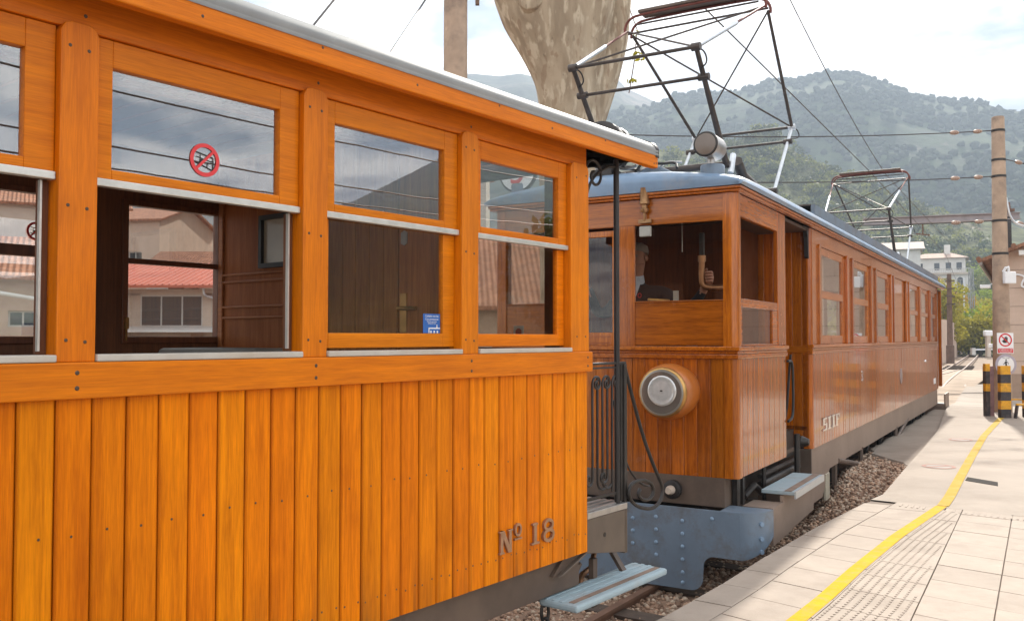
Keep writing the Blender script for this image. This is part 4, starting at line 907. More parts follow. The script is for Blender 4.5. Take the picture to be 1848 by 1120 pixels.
# ================================================================== THE PLACE
dL = Vector((math.sin(R(30.6635)), math.cos(R(30.6635)), 0)); nL = Vector((dL.y, -dL.x, 0)); oL = Vector((1.755, 7.0, 0))
dK = Vector((math.sin(R(37.859)), math.cos(R(37.859)), 0)); nK = Vector((dK.y, -dK.x, 0)); oK = Vector((.396, 4.7, 0))
def LP(s, t, z=0): p = oL + dL*s + nL*t; return (p.x, p.y, z)
def KP(s, t, z=0): p = oK + dK*s + nK*t; return (p.x, p.y, z)
EDGE = [(-9, -.66), (-6, -.27), (-4, -.01), (-2, .232), (-1.33, .288), (-.52, .331), (.72, .426), (2.34, .612), (2.65, .665), (3.59, .645), (5.09, .61), (7.19, .575), (10, .50), (14.73, .214), (23.1, -.197), (33.5, -.578)]
_es, _et = [e[0] for e in EDGE], [e[1] for e in EDGE]
def edge(s): return float(np.interp(s, _es, _et))
def sstep(a, b, x): u = min(1, max(0, (x-a)/(b-a))); return u*u*(3-2*u)
M_dirt = mat('dry_earth', (.26, .185, .13), .95, var=.25, vscale=.8, bump=.4, bscale=6, dirt=(.17, .12, .085), dscale=.35)
M_bed = mat('ballast_earth', (.26, .16, .105), .95, var=.35, vscale=6, bump=.8, bscale=40)
M_tile = mat('beige_paving', (.36, .295, .24), .8, spec=.25, var=.08, vscale=5, bump=.08, bscale=60, dirt=(.26, .205, .16), dscale=2.6, damt=.6, objvar=.05)
M_mortar = mat('paving_joint', (.17, .125, .095), .9, var=.2, vscale=8)
M_apron = mat('old_concrete', (.345, .288, .237), .85, spec=.25, var=.10, vscale=.9, bump=.12, bscale=30, dirt=(.22, .18, .145), dscale=.55, damt=.75)
M_yellow = mat('yellow_paint', (.56, .33, .001), .8, spec=.1, var=.08, vscale=4, dirt=(.40, .29, .13), dscale=11, damt=.8)
M_yelfade = mat('faded_yellow_paint', (.47, .31, .05), .85, spec=.1, var=.1, vscale=4, dirt=(.38, .31, .2), dscale=4, damt=.7)
M_stone = mat('ballast_stone', (.42, .27, .18), .9, var=.4, vscale=11)
M_rail = mat('rusty_rail', (.15, .08, .05), .65, .0, var=.25, vscale=5)
M_sleeper = mat('old_sleeper', (.085, .06, .045), .9, var=.3, vscale=6, bump=.3)
# ground to the horizon
tag(MB().add([(-6000, -6000, -.56), (6000, -6000, -.56), (6000, 6000, -.56), (-6000, 6000, -.56)], [(0, 1, 2, 3)]).build('ground', M_dirt), kind='structure')
def ap_z(s): return -.30*sstep(15, 23, s)
# track bed with a shoulder rising to the platform
def bed_z(s, t):
    sh = -.47 + .40*sstep(.3, 5.2, s) - .30*sstep(13.5, 20, s)
    return -.50 + (sh+.50)*sstep(-.42, .25-.32*sstep(2.5, 5.5, s), t)
b = MB(); ss = np.linspace(-9, 34, 90); tt = np.linspace(-3.2, 1.0, 34); vs = []; fs = []
for s in ss:
    for t in tt:
        z = bed_z(s, t) + .018*mnoise.noise(Vector((s*3, t*3, 0))); vs.append(LP(s, t, min(z, ap_z(s)-.05 if t < edge(s) else ap_z(s)-.3)))
for i in range(len(ss)-1):
    for j in range(len(tt)-1): k = i*len(tt)+j; fs.append((k, k+1, k+len(tt)+1, k+len(tt))[::-1])
bed = tag(b.add(vs, fs).build('track_bed', M_bed, smooth=True), kind='structure')
# loose ballast
def ico(sub=1):
    bm = bmesh.new(); bmesh.ops.create_icosphere(bm, subdivisions=sub, radius=1); v = np.array([x.co[:] for x in bm.verts]); f = np.array([[q.index for q in p.verts] for p in bm.faces]); bm.free(); return v, f
IV1, IF1 = ico(1); IV2, IF2 = ico(2)
def blobs(name, P, S, mat_, jit=.25, base=None, parent=None, kind='stuff', smooth=False, mats=None, midx=None):
    V0, F0 = base if base else (IV1, IF1); n = len(P); m = len(V0)
    P = np.asarray(P, float); S = np.asarray(S, float)
    if S.ndim == 1: S = np.repeat(S[:, None], 3, 1)
    V = V0[None]*(1+jit*rng.standard_normal((n, m, 1)).clip(-2, 2))
    a = rng.uniform(0, 2*np.pi, n); ca, sa = np.cos(a)[:, None], np.sin(a)[:, None]
    x = V[..., 0]*S[:, :1]; y = V[..., 1]*S[:, 1:2]; z = V[..., 2]*S[:, 2:3]
    W = np.stack([x*ca-y*sa, x*sa+y*ca, z], -1)+P[:, None]
    Fa = (F0[None]+(np.arange(n)*m)[:, None, None]).reshape(-1, 3)
    me = bpy.data.meshes.new(name); W = W.reshape(-1, 3)
    me.vertices.add(len(W)); me.vertices.foreach_set('co', W.ravel()); me.loops.add(len(Fa)*3); me.loops.foreach_set('vertex_index', Fa.ravel())
    me.polygons.add(len(Fa)); me.polygons.foreach_set('loop_start', np.arange(0, len(Fa)*3, 3)); me.update(); me.validate()
    if mats:
        for q in mats: me.materials.append(q)
        me.polygons.foreach_set('material_index', np.repeat(np.asarray(midx), len(F0)).astype(np.int32))
    o = mkobj(name, me, mat_ if not mats else None, parent, smooth)
    if kind: o['kind'] = kind
    return o
M_st2 = mat('ballast_stone_grey', (.46, .35, .26), .9, var=.3, vscale=11); M_st3 = mat('ballast_stone_dark', (.20, .12, .078), .9, var=.3, vscale=11)
P = []; S = []
for _ in range(17000):
    s = rng.uniform(-3.2, 7.5); t = rng.uniform(-1.9, edge(s)+.02) if s < 2 else rng.uniform(-1.0, edge(s)+.02)
    if s > 5.6 and t > -.2 and rng.uniform() < .6: continue
    r = rng.uniform(.009, .028)*(1 if s > -.5 else .8); P.append(LP(s, t, bed_z(s, t)+r*.35)); S.append((r, r*rng.uniform(.6, 1), r*rng.uniform(.5, .9)))
bl = blobs('ballast', P, S, None, .16, mats=[M_stone, M_st2, M_st3], midx=rng.integers(0, 3, len(P)))
tag(bl, 'loose brown ballast stones between the rails and the platform edge', 'gravel')
# concrete strip beside the far half of the railcar
def strip(name, cols, zf, mat_, parent=None):
    b = MB(); n = len(cols[0][1]); vs = []; fs = []
    for s, ts in cols:
        for t in ts: vs.append(LP(s, t, zf(s, t)))
    for i in range(len(cols)-1):
        for j in range(n-1): k = i*n+j; fs.append((k, k+n, k+n+1, k+1)[::1])
    return b.add(vs, fs).build(name, mat_, parent, fix=True)
cols = []
for s in np.linspace(5.3, 15.2, 40):
    k = sstep(5.3, 6.6, s); wob = .05*math.sin(s*5.1)+.03*math.sin(s*11.7); t1 = edge(s)+.02; lo = t1-.06-(t1+.02)*k+wob*(k if k < 1 else .4)
    cols.append((s, [lo-.30, lo-.12, lo, (lo+t1)/2, t1]))
def sz(s, t):
    ts = [c for c in cols if c[0] == s][0][1]; top = -.035+ap_z(s)
    return -.50 if t == ts[0] else (top-.13 if t == ts[1] else top)
cs_ = strip('track_side_concrete', cols, sz, mat('grey_side_concrete', (.29, .24, .195), .85, spec=.2, var=.12, vscale=1.2, bump=.1, dirt=(.19, .14, .105), dscale=.8, damt=.7))
tag(cs_, kind='structure')
# platform slab, apron
def slab(name, poly, z, h, m, zf=None):
    n = len(poly); vs = [(p[0], p[1], (zf(p) if zf else z)) for p in poly] + [(p[0], p[1], z-h) for p in poly]
    fs = [tuple(range(n)), tuple(range(n, 2*n))[::-1]] + [(i, (i+1) % n, n+(i+1) % n, n+i)[::-1] for i in range(n)]
    return MB().add(vs, fs).build(name, m, fix=True)
def bound(t): return 2.28-.15*(t-.85)
pe = [LP(s, edge(s)) for s in (-9, -7, -6, -5, -4, -3, -2, -1.33, -.52, .1, .72, 1.5, 2.314)]
plat = slab('platform', pe + [LP(bound(4), 4), LP(bound(9), 9), LP(-12, 9), LP(-12, -.9)], -.014, .6, M_mortar); tag(plat, kind='structure')
cols = [(s, [edge(s)] + list(np.linspace(edge(s)+.4, 12, 8))) for s in np.concatenate([[2.305], np.linspace(2.7, 34, 90)])]
b = MB(); vs = []; fs = []
for i, (s, ts) in enumerate(cols):
    for t in ts:
        s2 = s if i else bound(t)+.004
        vs.append(LP(s2, t, ap_z(s2)-.001))
n = 9
for i in range(len(cols)-1):
    for j in range(n-1): k = i*n+j; fs.append((k, k+1, k+n+1, k+n))
for i in range(len(cols)):                              # kerb face down to the bed
    s, ts = cols[i]; vs.append(LP(s, ts[0], -.56))
for i in range(len(cols)-1): fs.append((i*n, (i+1)*n, len(cols)*n+i+1, len(cols)*n+i))
apron = tag(b.add(vs, fs).build('concrete_apron', M_apron, fix=True), kind='structure')
# paving slabs, each its own piece
def paver(q, parent, z1=0.0, z0=-.03, m=M_tile):
    g = .0035; c = Vector((sum(p[0] for p in q)/4, sum(p[1] for p in q)/4, 0)); qq = []
    for p in q:
        d = c-Vector((p[0], p[1], 0)); d.normalize(); qq.append((p[0]+d.x*g*1.4, p[1]+d.y*g*1.4))
    dz = random.uniform(-.0012, .0012)
    me = MB().prism(qq, 'z', z0, z1+dz).mesh('paving_slab'); o = mkobj('paving_slab', me, m, parent, bevel=.0025); return o
ROW = .43
def rowq(s0, s1, tf0, tf1, sk):
    k = lambda s: sk*(1-sstep(1.0, 2.2, s))
    return [LP(s0-k(s0)*(tf0(s0)-.5), tf0(s0)), LP(s1-k(s1)*(tf0(s1)-.5), tf0(s1)), LP(s1-k(s1)*(tf1(s1)-.5), tf1(s1)), LP(s0-k(s0)*(tf1(s0)-.5), tf1(s0))]
for k in range(-16, 20):
    for (o0, o1, sh) in ((0, .235, .16), (.235, .575, 0), (.575, .675, .3)):
        s0 = -1.5+k*ROW*(1.0 if o0 else 1.0)+sh
        s1 = s0+ROW
        if s0 > 2.0 or s0 < -5.2: continue
        s1 = min(s1, 2.314)
        if s1-s0 < .05: continue
        paver(rowq(s0, s1, lambda s, o=o0: edge(s)+o, lambda s, o=o1: edge(s)+o, .27 if o0 else .1), plat)
TC0 = 1.41
for k in range(-9, 10):                                  # tactile band column between line and slabs
    s0 = -.92+k*ROW; s1 = s0+ROW
    f0 = lambda s: edge(s)+.675; f1 = lambda s: TC0
    if s0 > 2.0: continue
    s1 = min(s1, 2.1)
    if f0(s0) < TC0-.03: paver(rowq(s0, s1, f0, f1, .22), plat)
for c_ in range(0, 14):
    t0, t1 = TC0+c_*.395, TC0+(c_+1)*.395
    for k in range(-9, 9):
        s0 = -.95+k*ROW; q = lambda s, t: s-.22*(t-TC0)
        a0, a1, b0, b1 = q(s0, t0), q(s0+ROW, t0), q(s0, t1), q(s0+ROW, t1)
        lim = lambda t: bound(t)-.24
        a1, b1 = min(a1, lim(t0)), min(b1, lim(t1))
        if a1-a0 < .05 or b1-b0 < .05: continue
        paver([LP(a0, t0), LP(a1, t0), LP(b1, t1), LP(b0, t1)], plat)
for c_ in range(-1, 14):                                 # cross row of ribbed slabs at the end of the paving
    t0, t1 = TC0+c_*.395, TC0+(c_+1)*.395
    if c_ < 0: t0 = 1.275
    paver([LP(bound(t0)-.235, t0), LP(bound(t0)-.005, t0), LP(bound(t1)-.005, t1), LP(bound(t1)-.235, t1)], plat)
b = MB()
for s in np.arange(-3.0, 2.05, .046):
    t = edge(s)+.71
    while t < TC0-.03:
        u, v = LP(s, t, .001), LP(s+.028, t, .001); b.bar(u, v, .014, .005); t += .052
for t in np.arange(.90, 5.0, .05):
    if 1.14 < t < 1.31: continue
    s = bound(t); b.bar(LP(s-.20, t, .001), LP(s-.06, t, .001), .018, .005)
tb = b.build('tactile_ribs', M_tile, plat); tb['kind'] = 'stuff'
def line(pts, off0, off1, z, m, name, parent):
    b = MB(); vs = []; fs = []
    for s, t in pts: vs += [LP(s, t+off0, z+ (ap_z(s) if s > 8 else 0)), LP(s, t+off1, z+(ap_z(s) if s > 8 else 0))]
    for i in range(len(pts)-1): fs.append((2*i, 2*i+1, 2*i+3, 2*i+2)[::-1])
    return b.add(vs, fs).build(name, m, parent, fix=True)
line([(s, edge(s)) for s in np.linspace(-5, 2.28, 40)], .578, .672, .0035, M_yellow, 'painted_line', plat)
line([(s, float(np.interp(s, [2.29, 2.8, 3.58, 5.93, 9.21, 12.7, 14.2], [1.19, 1.20, 1.195, 1.182, 1.18, 1.275, 1.33]))) for s in np.linspace(2.29, 13.6, 60)], -.0, .10, .005, M_yelfade, 'painted_line', apron)
gt = MB().prism([LP(4.07, 1.306)[:2], LP(4.34, 1.31)[:2], LP(4.11, 1.618)[:2], LP(3.84, 1.629)[:2]], 'z', -.002, .004).build('drain_cover', mat('drain_iron', (.055, .05, .046), .9, spec=.05), apron, fix=True)
def floor_sign(s, t, rs, rt, m1, m2):
    b = MB(); n = 24; vs = []; fs = []
    for k in range(n):
        a = 2*math.pi*k/n
        for q in (1, .78): vs.append(LP(s+rs*q*math.cos(a), t+rt*q*math.sin(a), .003+ap_z(s)))
    for k in range(n): fs.append((2*k, 2*k+1, (2*k+3) % (2*n), (2*k+2) % (2*n)))
    o = b.add(vs, fs).build('floor_sign', m1, apron, fix=True)
    b = MB(); b.add([LP(s+rs*.75*math.cos(2*math.pi*k/n), t+rt*.75*math.sin(2*math.pi*k/n), .0025+ap_z(s)) for k in range(n)], [tuple(range(n))]); b.build('floor_sign_face', m2, o, fix=True)
    b = MB(); b.bar(LP(s-rs*.5, t-rt*.5, .004+ap_z(s)), LP(s+rs*.5, t+rt*.5, .004+ap_z(s)), .05, .001); b.build('floor_sign_bar', m1, o)
mf1 = mat('faded_red_paint', (.38, .22, .18), .8, spec=.15, var=.15, vscale=6); mf2 = mat('faded_white_paint', (.36, .32, .285), .8, spec=.15, var=.1, vscale=6, dirt=(.31, .265, .22), dscale=5)
floor_sign(5.1, .95, .20, .19, mf1, mf2); floor_sign(8.45, .95, .22, .17, mf1, mf2); 
# ------------------------------------------------------------------ tracks
def smooth2(p, m=3): return smooth_pts(p, m)
CL = smooth2([KP(-12, -1.05), KP(-2, -1.05), LP(-1.2, -1.18), LP(2, -1.02), LP(16, -1.05), (19.5, 41.0, 0), (30.3, 60.5, 0), (59, 114, 0)], 4)
def offs(P_, d):
    out = []
    for i, p in enumerate(P_):
        t = (P_[min(i+1, len(P_)-1)]-P_[max(i-1, 0)]).normalized(); out.append(Vector((p.x+t.y*d, p.y-t.x*d, 0)))
    return out
RP = [(-.055, -.115), (.055, -.115), (.055, -.10), (.012, -.085), (.012, -.035), (.03, -.025), (.03, 0), (-.03, 0), (-.03, -.025), (-.012, -.035), (-.012, -.085), (-.055, -.10)]
def rail(P_, zt, parent, name='rail'):
    b = MB(); n = len(RP); vs = []; fs = []
    for i, p in enumerate(P_):
        t = (P_[min(i+1, len(P_)-1)]-P_[max(i-1, 0)]).normalized(); r = Vector((t.y, -t.x, 0))
        for x, z in RP: vs.append(p+r*x+Vector((0, 0, zt(p)+z)))
    for i in range(len(P_)-1):
        for k in range(n): fs.append((i*n+k, i*n+(k+1) % n, (i+1)*n+(k+1) % n, (i+1)*n+k))
    b.add(vs, fs); return b.build(name, M_rail, parent, fix=True)
track = empty('railway_track', CL[0], label='rusty narrow gauge track running under the train towards the hillside', cat='railway track'); track.location = (0, 0, 0)
rz = lambda p: -.425+.16*sstep(22, 40, p.y)
for d in (-.457, .457): rail(offs(CL, d), rz, track)
sl = MB().box(-.09, .09, -.85, .85, -.12, 0).mesh('sleeper'); sl.materials.append(M_sleeper); acc = 0; last = CL[0]; cnt = 0
for a, c_ in zip(CL[:-1], CL[1:]):
    acc += (c_-a).length
    if acc > .68 and c_.y < 62:
        acc = 0; t = (c_-a).normalized(); o = bpy.data.objects.new('sleeper', sl); COL.objects.link(o); o.parent = track; o.location = (c_.x, c_.y, rz(c_)-.112+.06); o.rotation_euler = (0, 0, math.atan2(t.y, t.x))
side = empty('railway_track', (0, 0, 0), label='branch track turning off to the left of the main track beyond the railcar', cat='railway track')
C2 = smooth2([(8.0, 25.5, 0), (12.0, 31.5, 0), (17.0, 39, 0), (22.5, 47.5, 0), (26, 53.2, 0)], 3)
for d in (-.457, .457): rail(offs(C2, d), lambda p: rz(p)-.004, side)
C3 = [(13.6, 27.2, 0), (15.8, 31.3, 0), (18.2, 36, 0)]
rail([Vector(p) for p in smooth2(C3, 2)], lambda p: rz(p)-.006, side, 'check_rail')
fb_ = strip('far_track_bed', [(s, [-3.8-.06*(s-16), -.9, -.25]) for s in np.linspace(15.5, 52, 20)], lambda s, t: -.46+.16*sstep(16, 32, s), mat('far_ballast', (.37, .28, .205), .95, var=.3, vscale=1.5, bump=.6, bscale=8))
tag(fb_, kind='structure')
# ------------------------------------------------------------------ overhead wires, poles
def cpole(name, x, y, z0, z1, r0, r1, label, group=None, bands=()):
    e = empty(name, (x, y, z0), label=label, cat='pole', group=group)
    MB().lathe([(r0, 0), (r1, z1-z0), (r1*.9, z1-z0+.02), (0, z1-z0+.02)], (0, 0, 0), (0, 0, 1), 20).build('shaft', M_concrete, e, smooth=True)
    for z in bands:
        rr = r0+(r1-r0)*(z-z0)/(z1-z0)+.008
        MB().lathe([(rr-.01, -.025), (rr, -.025), (rr, .025), (rr-.01, .025)], (0, 0, z-z0), (0, 0, 1), 20).build('band', M_iron, e)
    return e
lp = cpole('concrete_pole', -.72, 11.3, -.55, 7.2, .16, .148, 'round concrete pole rising behind the carriage roof', bands=(5.92,))
b = MB(); b.bar((.13, -.04, 6.47), (.30, -.06, 6.42), .05, .06); b.bar((.28, -.06, 6.47), (.28, -.06, 6.33), .06, .05); b.build('bracket', M_rail, lp)
rp_ = cpole('concrete_pole', 10.39, 19.0, -.05, 6.26, .185, .125, 'tall weathered concrete pole carrying signs beside the station building', bands=(5.98, 5.35, 5.0, 4.05, 3.35))
b = MB(); b.box(-.06, .18, -.28, -.18, 2.75, 3.0); b.build('junction_box', M_white, rp_, bevel=.015)
b = MB(); b.tube([(-.05, -.2, 3.0), (-.02, -.24, 3.08), (.04, -.22, 3.10), (.06, -.2, 3.02)], .03, 8); b.build('conduit', M_white, rp_, smooth=True)
b = MB(); b.tube(smooth_pts([(.14, -.02, 4.6), (.2, -.04, 4.15), (.4, -.05, 3.98), (.9, -.05, 3.97), (1.6, 0, 4.02)]), .02, 6); b.build('hanging_cable', M_zinc, rp_)
def wire(pts, r, label, group, ins=()):
    pts = [Vector(p) for p in pts]; e = empty('overhead_wire', pts[0], label=label, cat='wire', group=group); o = pts[0]
    MB().tube([p-o for p in pts], r, 6).build('cable', M_wire, e)
    for f in ins:
        i = min(len(pts)-2, int(f*(len(pts)-1))); p = pts[i].lerp(pts[i+1], f*(len(pts)-1)-i)-o; d = (pts[i+1]-pts[i]).normalized()
        MB().lathe([(.018, -.12), (.03, -.1), (.045, -.05), (.03, -.03), (.05, 0), (.03, .03), (.045, .05), (.03, .1), (.018, .12)], p, d, 10).build('insulator', M_insul, e, smooth=True)
    return e
def sag(a, c_, d, n=12):
    a, c_ = Vector(a), Vector(c_); return [a.lerp(c_, k/n)-Vector((0, 0, d*4*(k/n)*(1-k/n))) for k in range(n+1)]
WG = 'overhead line above the track'
wire([LP(-14, -2.4, 5.35), LP(-4, -1.2, 5.30), LP(2.28, -1.08, 5.168+.01), LP(13.62, -1.12, 5.168+.01), (20.4, 42, 5.5), (36, 72, 5.7)], .009, 'contact wire running over both pantographs along the track', WG)
wire([LP(-10, -.4, 7.6), LP(2, -.9, 7.0)] + sag(LP(2, -.9, 7.0), LP(16, -1.1, 5.45), .25, 10)[1:] + [(24, 48, 6.2)], .008, 'steeper messenger wire coming down towards the contact wire', WG)
hp = cpole('concrete_pole', .95, 15.6, -.55, 5.6, .15, .13, 'concrete pole mostly hidden behind the plane tree trunk')
SG = 'span wires from the sign pole'
tops = ((5.98, 5.15), (5.0, 4.35), (4.05, 3.60))
for k, (z1, z2) in enumerate(tops):
    wire(sag((10.27, 18.97, z1), (1.05, 15.6, z2), .10), .011, ['topmost', 'middle', 'lowest'][k] + ' of the three span wires tied to the left side of the sign pole', SG, ins=(.045, .11))
wire(sag((10.50, 19.0, 5.38), (20, 24.5, 5.3), .1), .010, 'wire leaving the sign pole to the right below its top', SG, ins=(.05,))
wire(sag((10.50, 19.0, 4.05), (20, 24.5, 4.1), .1), .010, 'lower wire leaving the sign pole to the right', SG, ins=(.05,))
wire(sag((-.88, 11.25, 6.20), (-1.62, 7.2, 2.95), .03), .011, 'stay wire with insulators running down left from the round pole', 'stay wires left of the pole', ins=(.035, .10))
wire(sag((-1.75, 11.0, 6.35), (-2.55, 8.0, 3.45), .02), .012, 'steep dark wire at the upper left above the carriage roof', 'stay wires left of the pole')
# wires on the platform side, seen mirrored in the carriage windows
rgt = cpole('concrete_pole', *KP(-7.0, 9.2)[:2], 0, 7.4, .17, .13, 'concrete pole on the platform behind the viewer', group='platform poles'); cpole('concrete_pole', *KP(14.5, 10.0)[:2], 0, 7.4, .17, .13, 'concrete pole further along the platform outside the frame', group='platform poles')
for k, (t, z) in enumerate(((7.5, 6.9), (7.9, 6.6), (8.4, 5.2), (9.0, 4.6), (9.3, 4.35))):
    wire(sag(KP(-22, t+.4, z), KP(-7, t, z-.1), .2, 8)+sag(KP(-7, t, z-.1), KP(14.5, t+.6, z), .35, 12)[1:], .014, 'cable %s strung along the platform side, mirrored in the carriage windows' % ['highest', 'second highest', 'in the middle', 'second lowest', 'lowest'][k], 'platform side cables')
wire(sag(KP(-7, 9.1, 5.6), KP(1.5, 7.0, 7.2), .05), .03, 'diagonal stay cable on the platform side, mirrored in the second window', 'platform side cables', ins=(.45,))
# gantry over the far track
ga = empty('gantry', (22.2, 40, -.4), label='grey steel beam gantry reaching over the far track', cat='gantry')
b = MB()
b.bar((-6.9, -1.2, 7.15), (.6, .05, 7.6), .20, .04); b.bar((-6.9, -1.2, 6.87), (.6, .05, 7.32), .20, .04); b.bar((-6.9, -1.2, 7.01), (.6, .05, 7.46), .03, .26); b.build('beam', mat('grey_steel', (.30, .27, .27), .6, .2, var=.15, vscale=3), ga)
b = MB(); b.box(-.13, .13, -.13, .13, 0, 7.4); b.build('column', M_iron, ga); b = MB(); b.box(-.25, .25, -.2, .2, 7.62, 7.75); b.lathe([(.08, 0), (.05, .3)], (.1, 0, 7.75), (0, 0, 1), 10); b.build('cap', M_rail, ga)
b = MB(); b.tube([(-4.1, -.7, 6.98), (-4.1, -.7, 6.5)], .03, 6); b.bar((-4.4, -.7, 6.55), (-3.8, -.7, 6.5), .05); b.build('hanger', M_rail, ga)
# ------------------------------------------------------------------ plane tree
M_bark = bpy.data.materials.new('plane_bark'); M_bark.use_nodes = True
def bark_nodes(m):
    N = m.node_tree.nodes; Lk = m.node_tree.links; b = N['Principled BSDF']; b.inputs['Roughness'].default_value = .85
    tc = N.new('ShaderNodeTexCoord'); mp = N.new('ShaderNodeMapping'); mp.inputs['Scale'].default_value = (2.2, 2.2, .75); Lk.new(tc.outputs['Object'], mp.inputs[0])
    def ns(sc, det=5, dist=0.0):
        n = N.new('ShaderNodeTexNoise'); n.inputs['Scale'].default_value = sc; n.inputs['Detail'].default_value = det; n.inputs['Distortion'].default_value = dist; Lk.new(mp.outputs[0], n.inputs['Vector']); return n
    def ramp(src, p0, p1, c0, c1):
        r = N.new('ShaderNodeValToRGB'); Lk.new(src, r.inputs[0]); r.color_ramp.elements[0].position = p0; r.color_ramp.elements[1].position = p1; r.color_ramp.elements[0].color = (*c0, 1); r.color_ramp.elements[1].color = (*c1, 1); return r
    a = ramp(ns(1.6, 6, .6).outputs[0], .40, .60, (.29, .22, .145), (.43, .34, .235))
    v = N.new('ShaderNodeTexNoise'); v.inputs['Scale'].default_value = 4.2; v.inputs['Detail'].default_value = 7; v.inputs['Distortion'].default_value = .25; Lk.new(mp.outputs[0], v.inputs['Vector'])
    k1 = ramp(v.outputs[0], .53, .63, (0, 0, 0), (1, 1, 1)); mx = N.new('ShaderNodeMix'); mx.data_type = 'RGBA'; Lk.new(k1.outputs[0], mx.inputs[0]); Lk.new(a.outputs[0], mx.inputs[6]); mx.inputs[7].default_value = (.52, .43, .31, 1)
    k2 = ramp(ns(3.1, 7, .2).outputs[0], .61, .625, (0, 0, 0), (.55, .55, .55)); m2 = N.new('ShaderNodeMix'); m2.data_type = 'RGBA'; Lk.new(k2.outputs[0], m2.inputs[0]); Lk.new(mx.outputs[2], m2.inputs[6]); m2.inputs[7].default_value = (.25, .16, .095, 1)
    k3 = ramp(ns(9, 4).outputs[0], .66, .69, (0, 0, 0), (.4, .4, .4)); m3 = N.new('ShaderNodeMix'); m3.data_type = 'RGBA'; Lk.new(k3.outputs[0], m3.inputs[0]); Lk.new(m2.outputs[2], m3.inputs[6]); m3.inputs[7].default_value = (.12, .09, .055, 1)
    Lk.new(m3.outputs[2], b.inputs['Base Color'])
    bp = N.new('ShaderNodeBump'); bp.inputs['Strength'].default_value = .35; bp.inputs['Distance'].default_value = .03; Lk.new(ns(7, 6).outputs[0], bp.inputs['Height']); Lk.new(bp.outputs[0], b.inputs['Normal'])
bark_nodes(M_bark)
tree = empty('plane_tree', (.88, 13.0, -.55), label='massive pruned plane tree with mottled bark behind the railcar', cat='tree')
def limb(path, n=28, m=40, ridge=.06, seed=0):
    """path: list of (x,y,z,rx,ry) lofted with ridges"""
    path = np.array(path, float); u = np.linspace(0, 1, m); k = np.linspace(0, 1, len(path)); P_ = np.stack([np.interp(u, k, path[:, i]) for i in range(5)], 1)
    ker = np.array([1, 2, 3, 2, 1.])/9
    for i in range(5):
        q = np.pad(P_[:, i], 2, mode='edge'); P_[:, i] = np.convolve(q, ker, 'valid')
    b = MB(); vs = []; fs = []
    for i in range(m):
        x, y, z, rx, ry = P_[i]
        for j in range(n):
            a = 2*math.pi*j/n; w = 1+ridge*mnoise.noise(Vector((math.cos(a)*1.6+seed, math.sin(a)*1.6, z*.5)))*2+ridge*.7*mnoise.noise(Vector((math.cos(a)*4+seed, math.sin(a)*4, z*1.1)))
            vs.append((x+rx*w*math.cos(a), y+ry*w*math.sin(a), z))
    for i in range(m-1):
        for j in range(n): fs.append((i*n+j, i*n+(j+1) % n, (i+1)*n+(j+1) % n, (i+1)*n+j))
    fs.append(tuple((m-1)*n+j for j in range(n))); return b.add(vs, fs)
tr_ = limb([(0, 0, 0, .62, .62), (0, 0, .6, .52, .52), (0, 0, 2.5, .47, .46), (.0, 0, 4.6, .45, .44), (0, 0, 5.45, .46, .45), (-.03, 0, 5.85, .53, .48), (-.10, 0, 6.3, .70, .55), (-.17, 0, 6.7, .86, .62), (-.22, 0, 7.15, .95, .68), (-.25, 0, 7.6, .95, .66)], 56, 70, .085, 3).build('trunk', M_bark, tree, smooth=True)
limb([(.25, .05, 5.2, .22, .25), (.42, .1, 5.85, .27, .30), (.58, .15, 6.5, .27, .32), (.66, .2, 7.2, .25, .28), (.80, .2, 8.4, .2, .22), (1.05, .2, 9.6, .14, .15)], 28, 30, .05, 9).build('limb', M_bark, tree, smooth=True)
limb([(-.55, 0, 6.6, .36, .40), (-.85, -.05, 7.2, .36, .38), (-1.25, -.1, 8.2, .26, .28), (-1.6, 0, 9.4, .17, .18)], 24, 26, .07, 5).build('limb', M_bark, tree, smooth=True)
limb([(.0, .1, 7.0, .40, .38), (.05, .15, 7.8, .32, .30), (.0, .3, 9.0, .22, .22), (.1, .4, 10.0, .15, .15)], 24, 26, .07, 6).build('limb', M_bark, tree, smooth=True)
MB().lathe([(.20, 0), (.19, .10), (.12, .16), (.03, .17)], (-.58, -.45, 6.86), (-.3, -1, .35), 18).build('pruned_knot', M_bark, tree, smooth=True)
M_leafy = mat('yellow_green_leaf', (.36, .36, .03), .6, objvar=.2)
def leafmat(name, c, var=.35):
    m = bpy.data.materials.new(name); m.use_nodes = True; N = m.node_tree.nodes; Lk = m.node_tree.links; b = N['Principled BSDF']; b.inputs['Roughness'].default_value = .6; b.inputs['Specular IOR Level'].default_value = .25
    tc = N.new('ShaderNodeTexCoord'); n = N.new('ShaderNodeTexNoise'); n.inputs['Scale'].default_value = .8; n.inputs['Detail'].default_value = 6; n.inputs['Roughness'].default_value = .7; Lk.new(tc.outputs['Object'], n.inputs['Vector'])
    r = N.new('ShaderNodeValToRGB'); Lk.new(n.outputs[0], r.inputs[0]); r.color_ramp.elements[0].position = .32; r.color_ramp.elements[1].position = .68
    r.color_ramp.elements[0].color = (*[q*(1-var) for q in c], 1); r.color_ramp.elements[1].color = (*[min(1, q*(1+var)) for q in c], 1); Lk.new(r.outputs[0], b.inputs['Base Color'])
    tr = N.new('ShaderNodeBsdfTranslucent'); Lk.new(r.outputs[0], tr.inputs['Color']); mx = N.new('ShaderNodeMixShader'); mx.inputs[0].default_value = .45
    Lk.new(b.outputs[0], mx.inputs[1]); Lk.new(tr.outputs[0], mx.inputs[2]); Lk.new(mx.outputs[0], N['Material Output'].inputs['Surface']); MATS[name] = m; return m
